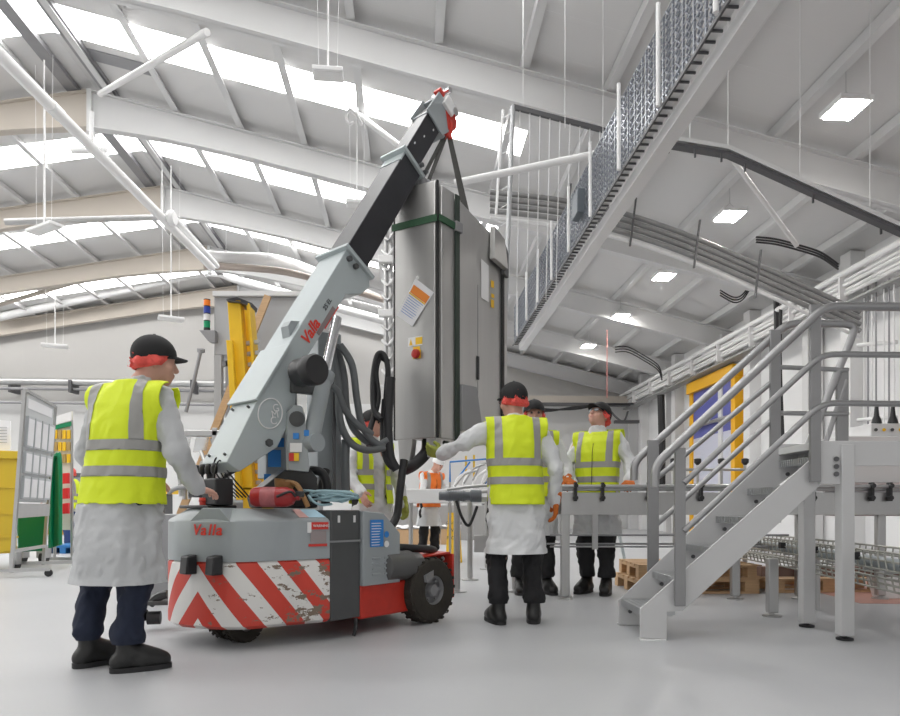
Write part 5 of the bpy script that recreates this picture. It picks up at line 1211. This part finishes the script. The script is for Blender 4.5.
MB().prism([W(50.5,548,9.52),W(60,545,9.52),W(60,460,9.52),W(56,455,9.52),W(52,460,9.52)], (0,0.05,0)).build('open_lid', M('green_dark_plastic',(0.0,0.15,0.06),0.35), gb, 0.01)
for x in (22,44): p = W(x,0,9.8); p.z = 0.1; MB().lathe(p, (1,0,0), [(0.03,-0.03),(0.1,-0.025),(0.1,0.025),(0.03,0.03)], 20).build('castor', black_rub, gb); MB().obox(p+V((-.07,-.07,.0)),(0.14,0,0),(0,0.14,0),(0,0,0.18)).build('castor_fork', steel, gb)
bp_ = thing('blue_pallet', 'blue plastic pallet on the floor behind the noticeboards', 'pallet', (-6.6,12.4,0))
px0, px1 = W(42,0,12.2).x, W(84,0,12.2).x
MB().obox((px0,12.2,0.11),(px1-px0,0,0),(0,0.9,0),(0,0,0.05)).build('deck', M('pallet_blue',(0.02,0.16,0.42),0.45), bp_, 0.005)
for f in (0,0.42,0.86): MB().obox((px0+(px1-px0)*f,12.2,0.0),((px1-px0)*0.14,0,0),(0,0.9,0),(0,0,0.11)).build('skid', M('pallet_blue',(0.02,0.16,0.42),0.45), bp_)
yd = thing('yellow_pipe_barrier', 'thick yellow tubular safety barrier low in front of the back area', 'barrier', (-7.3,14.6,0))
MB().cyl((-9.5,14.6,0.42),(-6.2,14.6,0.42),0.16,18).build('barrier_tube', M('barrier_yellow',(0.85,0.45,0.01),0.4), yd)
for x in (-9.2,-7.8,-6.4): MB().cyl((x,14.6,0),(x,14.6,0.3),0.08,14).build('barrier_post', dark_trim, yd)
tb = thing('crate_table', 'orange edged trestle with grey crate beyond the yellow barrier', 'table', (-7.6,15.4,0))
MB().obox((-8.6,15.2,1.2),(2.0,0,0),(0,0.6,0),(0,0,0.1)).build('table_top', yellow_p, tb); 
for x in (-8.5,-6.8): MB().obox((x,15.3,0),(0.1,0,0),(0,0.4,0),(0,0,1.2)).build('leg', dark_trim, tb)
gc = MB().obox((-8.1,15.25,1.3),(1.1,0,0),(0,0.5,0),(0,0,0.75)); tag(gc.build('grey_crate', mid_steel, None, 0.02), 'grey crate standing on the orange edged trestle', 'crate')
bw = thing('back_window', 'dark framed low window in the back wall behind the tag board', 'window', W(64,500,26.5))
MB().obox(W(56,523,26.0),(1.2,0.07,0),(0,0.1,0),(0,0,2.0)).build('frame', dark_trim, bw)
for k in range(2): MB().obox(W(58+14*k,520,25.9),(0.45,0.03,0),(0,0.05,0),(0,0,1.7)).build('pane', M('dark_pane',(0.25,0.27,0.29),0.15), bw)

# ---------------------------------------------------------------- services on walls and roof
def tubeB(pts, r, n=12, smooth=0): return MB().tube([B(*p) for p in pts], r*S, n, smooth)
op = thing('overhead_pipe', 'thick pale round pipe running lengthwise under the left roof', 'pipe', B(-5.3,10,7))
op_path = [W(0,55,8.3)-(W(212,268,15.5)-W(0,55,8.3))*0.2, W(212,268,15.5)]
MB().tube(op_path, 0.085, 16).build('pipe', white_plastic, op); 
MB().cyl(W(72,151,11.0), W(107,150,11.0), 0.05, 12).build('tee_bracket', white_plastic, op)
MB().cyl(W(91,150,11.0), W(92,112,11.0), 0.035, 10).build('hanger', white_plastic, op)
dj = W(212,268,15.5)-W(0,55,8.3); MB().lathe(W(0,55,8.3)+dj*0.14, dj, [(0.095,0),(0.095,0.25)], 16).build('pipe_joint', white_plastic, op)
op2 = thing('branch_pipe', 'thin steel pipe crossing the left roof to a capped elbow', 'pipe', W(90,220,13))
MB().cyl(W(5,222,12.3), W(172,217,13), 0.06, 12).build('pipe', steel, op2); MB().lathe(W(172,218,12.95), (1,0,0), [(0.13,-0.06),(0.15,-0.03),(0.15,0.03),(0.13,0.06)], 18).build('end_cap', white_plastic, op2)
MB().cyl(W(171,215,13), W(217,266,17), 0.07, 12).build('elbow_branch', white_plastic, op2)
for x, y0, y1, d in ((162,214,170,13),(45,221,100,12.5)): MB().cyl(W(x,y0,d), W(x,y1,d), 0.012, 6).build('drop_rod', white_plastic, op2)
dc = thing('roof_duct', 'curved white duct over a brown pipe near the back gable', 'duct', W(270,265,21))
MB().tube([W(204,256,20),W(225,258,20.5),W(265,259,21),(W(290,264,21.5)),W(312,272,22),W(345,285,22.5),W(390,305,23)], 0.19, 14, 5).build('duct', white_plastic, dc)
MB().tube([W(204,266,20.3),W(250,268,20.5),W(300,275,21),W(385,300,22)], 0.11, 12, 5).build('brown_pipe', M('brown_pipe',(0.40,0.34,0.30),0.5), dc)
for x in (226,268): MB().cyl(W(x,258,20.5), W(x,180,20.5), 0.012, 6).build('hanger', white_plastic, dc)
dc2 = thing('gable_duct', 'long pale duct following the left gable slope of the back wall', 'duct', W(120,290,24))
MB().tube([W(-5,318,26),W(120,291,26),W(205,273,26),W(241,281,26),W(330,306,26),W(420,330,26)], 0.16, 12, 5).build('duct', white_steel, dc2)
MB().tube([W(-5,306,24),W(140,263,24),W(215,247,24)], 0.08, 12).build('conduit', beam_cream, dc2)
for k in range(5): MB().obox(W(20+45*k,308-10*k,25.9),(0.2,0,0),(0,0.15,0),(0,0,0.16)).build('bracket', dark_trim, dc2)
wt = thing('pipe_rails', 'grey pipe rails along the lower back wall on the left', 'pipe', B(-12,28.9,6.4))
for yy, r in ((381,0.14),(388,0.06),(402,0.05)): MB().cyl(W(-30,yy,26.2), W(300,yy+4,27.2), r, 12).build('pipe', mid_steel if r < .1 else steel, wt)
for x in (8,68,128,190,250): MB().obox(W(x,392,26.3),(0.12,0,0),(0,0.6,0),(0,0,0.5)).build('pipe_bracket', dark_trim, wt)
wt2 = thing('looped_cable_tray', 'pale cable tray with looping cables along the right back wall', 'cable tray', B(6,28.6,5.8))
MB().obox(W(505,402,26.9),(6.0,0.3,0),(0,0.4,0),(0,0,0.28)).build('tray', M('tray_cream',(0.55,0.50,0.44),0.5), wt2)
MB().obox(W(505,405,26.7),(6.2,0.3,0),(0,0.25,0),(0,0,0.12)).build('tray_rail', dark_trim, wt2)
for k in range(3): MB().tube([W(520+4*k,404,26.6),W(545,409+k,26.6),W(575,409-k,26.6),W(600,405,26.6),W(635,404,26.6)], 0.04, 8, 5).build('cable', black_rub, wt2)
MB().tube([W(607,407,26.5),W(617,418,26.5),W(624,421,26.5),W(628,411,26.5)], 0.04, 8, 5).build('cable_loop', dark_trim, wt2); MB().obox(W(615,423,26.5),(1.0,0,0),(0,0.2,0),(0,0,0.12)).build('cable_arm', dark_trim, wt2)
ct = thing('cable_tray_bank', 'long bank of pale pipes and trays along the top of the right wall', 'cable tray', B(9.6,18,5.8))
for k, (du, dz, r) in enumerate(((0,0,0.07),(0.1,-0.13,0.045),(0.05,-0.24,0.04),(0.12,-0.33,0.04),(0.1,-0.43,0.05))): tubeB([(9.45+du,4,6.05+dz),(9.45+du,28.7,5.98+dz)], r, 10).build('pipe', white_plastic if k < 4 else white_steel, ct)
MB().bar(B(9.75,4,5.45), B(9.75,28.7,5.40), 0.35, 0.05).build('tray', M('tray_grey',(0.30,0.30,0.30),0.5), ct)
for v in [8+1.9*k for k in range(11)]: MB().obox(B(9.40,v,5.42), CR*0.8, AX*0.05, UP*0.62).build('tray_bracket', white_steel, ct)
vp = thing('riser_pipes', 'pale vertical pipes climbing the right wall above the platform', 'pipe', B(9.9,13,3))
for k in range(7):
    px = (864,868,872,876,884,889,894)[k]; d = 9.9*650/(px-410)*0.9535*1.0
    p = W(px,440,d*0.985); q = W(px,284-(k*1.2),d*0.985); MB().cyl(p, q, 0.017, 8).build('riser', (white_plastic, mid_steel)[k % 2], vp)
for yy in (345,420): MB().cyl(W(858,yy,13.4), W(897,yy-3,12.6), 0.04, 8).build('pipe_strap', white_steel, vp)
bcab = thing('drop_cables', 'black cables dropping down the right wall behind the handrail', 'cable', B(9.8,16,3))
MB().tube([W(775,262,16.0),W(777,330,16.0),W(776,390,16.0),W(779,440,16.0)], 0.07, 8, 5).tube([W(782,270,15.8),W(780,350,15.8),W(783,440,15.8)], 0.04, 8, 5).build('cable', black_rub, bcab)
dcab = thing('drop_cables', 'black cable bundle dropping down the far right pilaster near the corner', 'cable', B(9.8,24,3))
MB().tube([W(661,395,23.2),W(662,440,23.2),W(662,490,23.2)], 0.13, 8).build('cable', black_rub, dcab)
for i, pts in enumerate(([(756,237,12),(775,239,12),(795,244,12),(820,252,12.4),(838,264,13)],[(615,347,22),(628,347,22),(645,356,22),(658,365,22.5),(662,375,23)],[(720,290,17),(733,297,17),(742,295,17),(750,284,17)])):
    m = MB()
    for k in range(3): m.tube([W(x,y+2.6*k,d) for x, y, d in pts], 0.018, 8, 6)
    tag(m.build('looped_cable', black_rub), ('black cables sagging under the right roof at the nearest valley','black cables sagging under the roof near the back right corner','short black cable loop hanging between two roof beams on the right')[i], 'cable')
# service ducts that cross the hall along the rafters
sb = thing('service_ducts', 'bank of four dark grey conduits crossing the right roof', 'cable tray', B(4,12,6))
pp = [(490,192,11.6),(560,200,11.7),(625,214,11.8),(700,240,12.0),(800,284,12.2),(860,312,12.3)]
for k in range(4): MB().tube([W(x,y+6.3*k,d) for x, y, d in pp], 0.045, 10, 5).build('conduit', M('conduit_grey',(0.25,0.25,0.25),0.5), sb)
MB().tube([W(x,y+26,d-0.05) for x, y, d in pp], 0.035, 8, 5).build('support_channel', white_steel, sb)
for x, y in ((565,196),(630,210),(694,232),(755,262)): MB().bar(W(x,y+36,11.7), W(x+6,y-12,11.7), 0.04, 0.03).build('hanger', dark_trim, sb)
sb2 = thing('cranked_channel', 'pale cranked channel with dark cable basket crossing near right roof', 'cable tray', B(6,8,5))
q = [(662,141,8.2),(728,152,8.2),(905,232,8.0)]
for i in range(2):
    a, b = q[i], q[i+1]; MB().bar(W(a[0],a[1]-3,a[2]), W(b[0],b[1]-3,b[2]), 0.10, 0.05).build('channel', white_steel, sb2); MB().bar(W(a[0],a[1]+3,a[2]), W(b[0],b[1]+3,b[2]), 0.11, 0.04).build('cable_basket', dark_trim, sb2)
for t_ in (0.1,0.5,0.9):
    MB().bar(W(662+66*t_,143+11*t_,8.1), W(662+66*t_,152+11*t_,8.1), 0.02).build('stub', dark_trim, sb2); MB().bar(W(728+170*t_,156+78*t_,8.1), W(728+170*t_,164+78*t_,8.1), 0.02).build('stub', dark_trim, sb2)
tag(MB().cyl(W(733,160,9.0), W(797,246,9.6), 0.035, 10).build('diagonal_brace', white_steel), 'white diagonal tube brace between two ceiling lights on the right', 'brace')
tag(MB().cyl(W(100,94,14.0), W(207,32,10.4), 0.06, 12).build('roof_brace', white_steel), 'pale tube brace rising from the left ridge joint across the rooflight', 'brace')
tag(MB().cyl(W(350,108,13.0), W(402,148,13.0), 0.06, 12).build('roof_brace', white_steel), 'short pale tube brace left of the crane boom tip', 'brace')
tag(MB().cyl(W(455,183,9.2), W(606,152,8.5), 0.05, 12).build('roof_brace', white_steel), 'thin white tube crossing from cabinet top to the overhead mesh conveyor', 'brace')
# overhead mesh conveyor
oc = thing('overhead_conveyor', 'long overhead conveyor with blue grey chain mesh side and white underside beam', 'conveyor', B(2.5,8,4.6))
uo, zo = 2.28, 4.50
chain_m = M('chain_mesh', (0.34,0.36,0.40), 0.3, 0.6, 0.4, 60)
v0_, v1_ = 3.6, 14.2
hm = 0.80
for part in range(4):
    a, b = v0_+(v1_-v0_)*part/4, v0_+(v1_-v0_)*(part+1)/4; m = MB(); nn = int((b-a)/0.105)
    for i in range(nn):
        v = a+(b-a)*i/nn; k = 12
        for ph in (0, 1):
            pts = [B(uo+0.016*((j+ph)%2), v+0.105*(0.5*((j+i+ph)%2)), zo+hm*j/k) for j in range(k+1)]
            m.tube(pts, 0.012, 4, caps=False)
    for j in range(0, 9): m.tube([B(uo,a,zo+hm*j/8),B(uo,b,zo+hm*j/8)], 0.006, 4, caps=False)
    m.build('chain_mesh', chain_m, oc)
for v in (4.6,5.7,6.8,7.9,9.0,10.1,11.2,12.3,13.4): MB().cyl(B(uo-0.06,v,zo-0.02), B(uo-0.06,v,zo+hm+0.1), 0.020, 10).build('mesh_post', white_plastic, oc)
MB().bar(B(uo+0.19,v0_,zo-0.06), B(uo+0.19,v1_,zo-0.06), 0.14, 0.12).build('underside_beam', white_steel, oc)
m = MB()
for dv in (0.0,): m.bar(B(uo-0.02+dv,v0_,zo-0.02), B(uo-0.02+dv,v1_,zo-0.02), 0.016, 0.03)
for i in range(90): v = v0_+(v1_-v0_)*i/90; m.bar(B(uo-0.02,v,zo-0.02), B(uo+0.08,v,zo-0.02), 0.012, 0.018)
m.build('ladder_tray', dark_trim, oc); MB().bar(B(uo+0.03,v0_,zo+0.0), B(uo+0.03,v1_,zo+0.0), 0.09, 0.012).build('tray_base', white_steel, oc)
MB().obox(B(uo-0.12,8.3,zo+0.22), CR*0.1, AX*0.28, UP*0.30).build('junction_box', M('junction_grey',(0.12,0.14,0.16),0.4), oc, 0.01)
# hung wire screen with a post beside the cabinet
ws = thing('hanging_wire_screen', 'tall hanging wire screen with thin chains right of the lifted cabinet', 'screen', W(512,200,9.5))
MB().cyl(W(513,106,9.3), W(504,345,9.3), 0.035, 10).build('screen_post', galv, ws)
MB().cyl(W(503,110,9.6), W(496,215,9.6), 0.02, 8).build('screen_post', white_plastic, ws)
MB().bar(W(513,107,9.3), W(606,131,9.3), 0.05, 0.06).build('top_bar', dark_trim, ws)
for k in range(9):
    x = 520+10*k; MB().cyl(W(x,109+2.6*k,9.3), W(x-4,330-10*k,9.3), 0.006, 5).build('chain', white_steel, ws)
m = MB()
for k in range(12): m.tube([W(513-0.4*k,112+18*k,9.3), W(503-0.4*k,118+18*k,9.6)], 0.006, 5)
m.build('tie_wires', white_plastic, ws)
def to_roof(p):
    u = (p.x*CR.x+p.y*CR.y)/S; return V((p.x, p.y, roofz(u)*S+0.03))
for k, (x, y1, d) in enumerate(((565,128,8.9),(603,150,8.3),(523,108,9.3))): q = W(x,y1,d); tag(MB().cyl(q, to_roof(q), 0.005, 5).build('suspension_wire', white_steel), ('thin suspension wire hanging midway along the wire screen top bar','thin suspension wire holding the right end of the thin white tube','thin suspension wire above the hanging screen post')[k], 'wire')
for x, y, d in ((690,144,8.2),(728,150,8.2),(800,183,8.1),(870,214,8.05)): q_ = W(x,y,d); MB().cyl(q_, to_roof(q_), 0.006, 6).build('hanger_rod', white_steel, sb2)
# ceiling lights on the right
def highbay(label, v, u=6.62, z=6.93, group='square ceiling lights along the right roof'):
    t = thing('ceiling_light', label, 'light', B(u,v,z), math.radians(3.5), group)
    MB().box((-0.25,-0.25,0.02),(0.25,0.25,0.10)).build('housing', white_plastic, t, 0.01, local=True)
    MB().box((-0.20,-0.22,0.0),(0.20,0.22,0.018)).build('lit_panel', lamp_on, t, local=True)
    MB().tube([(-0.2,0,0.1),(0,0,0.28),(0.2,0,0.1)], 0.006, 6).tube([(0,0,0.28),(0,0,0.9)], 0.006, 6).build('hanger', steel, t, local=True)
    return t
hb = highbay('nearest and largest square ceiling light, top right', 9.5)
for v, lb in ((13.1,'second square ceiling light back from the camera'),(16.6,'third square ceiling light back, above the conduit bank'),(20.1,'fourth square ceiling light back, beyond the conduits'),(23.8,'farthest square ceiling light, near the back wall')): dup(hb, B(6.62,v,6.93), None, lb)
# pendant lights on the left and centre
def pendant(label, px, py, d, rz, group, L=0.55, W_=0.26, top=120):
    o = W(px,py,d); t = thing('pendant_light', label, 'light', o, rz, group)
    MB().box((-L/2,-W_/2,0),(L/2,W_/2,0.06)).build('housing', white_plastic, t, 0.01, local=True); MB().box((-L/2+.03,-W_/2+.03,-0.008),(L/2-.03,W_/2-.03,0)).build('diffuser', M('diffuser_off',(0.75,0.75,0.74),0.5), t, local=True)
    ch = W(px,top,d).z-o.z; MB().tube([(0,0,0.06),(0,0,ch)], 0.014, 6).tube([(-L*.3,0,0.06),(-L*.35,0,ch)], 0.004, 5).tube([(L*.3,0,0.06),(L*.35,0,ch)], 0.004, 5).build('suspension', white_plastic, t, local=True)
gp = 'pendant lights hanging over the left of the hall'
pendant('small pendant light hanging left of the stack light', 171,320,15,0.5,gp,0.55,0.3,165); pendant('lowest pendant light hanging at far left before the back wall', 55,347,17,0.4,gp,0.6,0.3,290)
pendant('long pendant light hanging under the left roof by the branch pipe', 44,230,12,-0.5,gp,0.8,0.25,60)
pendant('pendant light hung on twin cords above and left of the boom tip', 328,76,8.6,0.1,'lamps hung on cords beside the boom',0.40,0.25,-10); pendant('pendant light hung on cords behind the black boom', 357,205,12,0.1,'lamps hung on cords beside the boom',0.40,0.25,95)
m = MB(); m.tube([W(362,125,12),W(357,116,12),W(350,110,12),W(346,116,12),W(349,124,12),W(354,122,12)], 0.025, 8, 5); tag(m.build('cord_loop', white_plastic), 'white coiled cord loop hanging beside the boom', 'cord')
# white steelwork frame behind the cabinet and boom (far filler towers)
tw = thing('filler_tower', 'bright steel tower of brackets and lamps between boom and cabinet', 'machine', W(388,330,9))
for x in (386,391): MB().cyl(V((W(x,0,9).x,9,0)), W(x,225,9), 0.03, 8).build('upright', steel, tw)
random.seed(5)
for k in range(16):
    y = 235+15*k; MB().tube([W(382,y,9),W(388,y+5,8.95),W(393,y-2,9)], 0.02, 7, 3).build('cross_bracket', (steel, white_plastic)[k % 2], tw)
for y in (262,316): MB().obox(W(378,y,8.9),(0.2,0,0),(0,0.1,0),(0,0,0.10)).build('bracket_box', white_plastic, tw, 0.01)
# yellow rapid roll door in the right wall
dr = thing('door_1', 'yellow framed roller door with blue curtain in the right wall', 'door', B(UR-0.1,21.4,0)); dr['kind'] = 'structure'
va, vb = 19.4, 22.4
dy = M('door_yellow',(0.80,0.42,0.01),0.4)
MB().obox(B(UR-0.55,va-0.15,4.95), AX*(vb-va+0.3)*S, CR*0.5, UP*0.36).build('roller_hood', dy, dr, 0.01)
for v in (va, vb): MB().obox(B(UR-0.45,v-0.12,0), AX*0.24, CR*0.4, UP*4.95*S).build('guide_post', dy, dr, 0.01)
MB().obox(B(UR-0.40,va+.1,3.35), AX*(vb-va-.2)*S, CR*0.03, UP*1.6*S).build('curtain', M('curtain_blue',(0.10,0.11,0.36),0.45), dr)
MB().obox(B(UR-0.40,va+.1,0.0), AX*(vb-va-.2)*S, CR*0.03, UP*3.35*S).build('lower_curtain', M('curtain_pale',(0.55,0.56,0.66),0.4), dr)
MB().cyl(B(UR-0.5,va,3.75), B(UR-0.5,vb,3.75), 0.06, 10).build('bottom_bar', steel, dr)
sw = MB().obox(B(UR-0.12,25.6,3.3), AX*0.2, CR*0.1, UP*0.2); tag(sw.build('red_call_point', M('call_red',(0.6,0.02,0.02),0.4), None, 0.02), 'small red call point on the right wall left of yellow door', 'switch')
tag(MB().cyl(W(607,398,20), W(607,330,20), 0.012, 5).build('pull_cord', M('red_cord',(0.7,0.25,0.22),0.6)), 'thin red pull cord hanging above the spectacled person', 'cord')
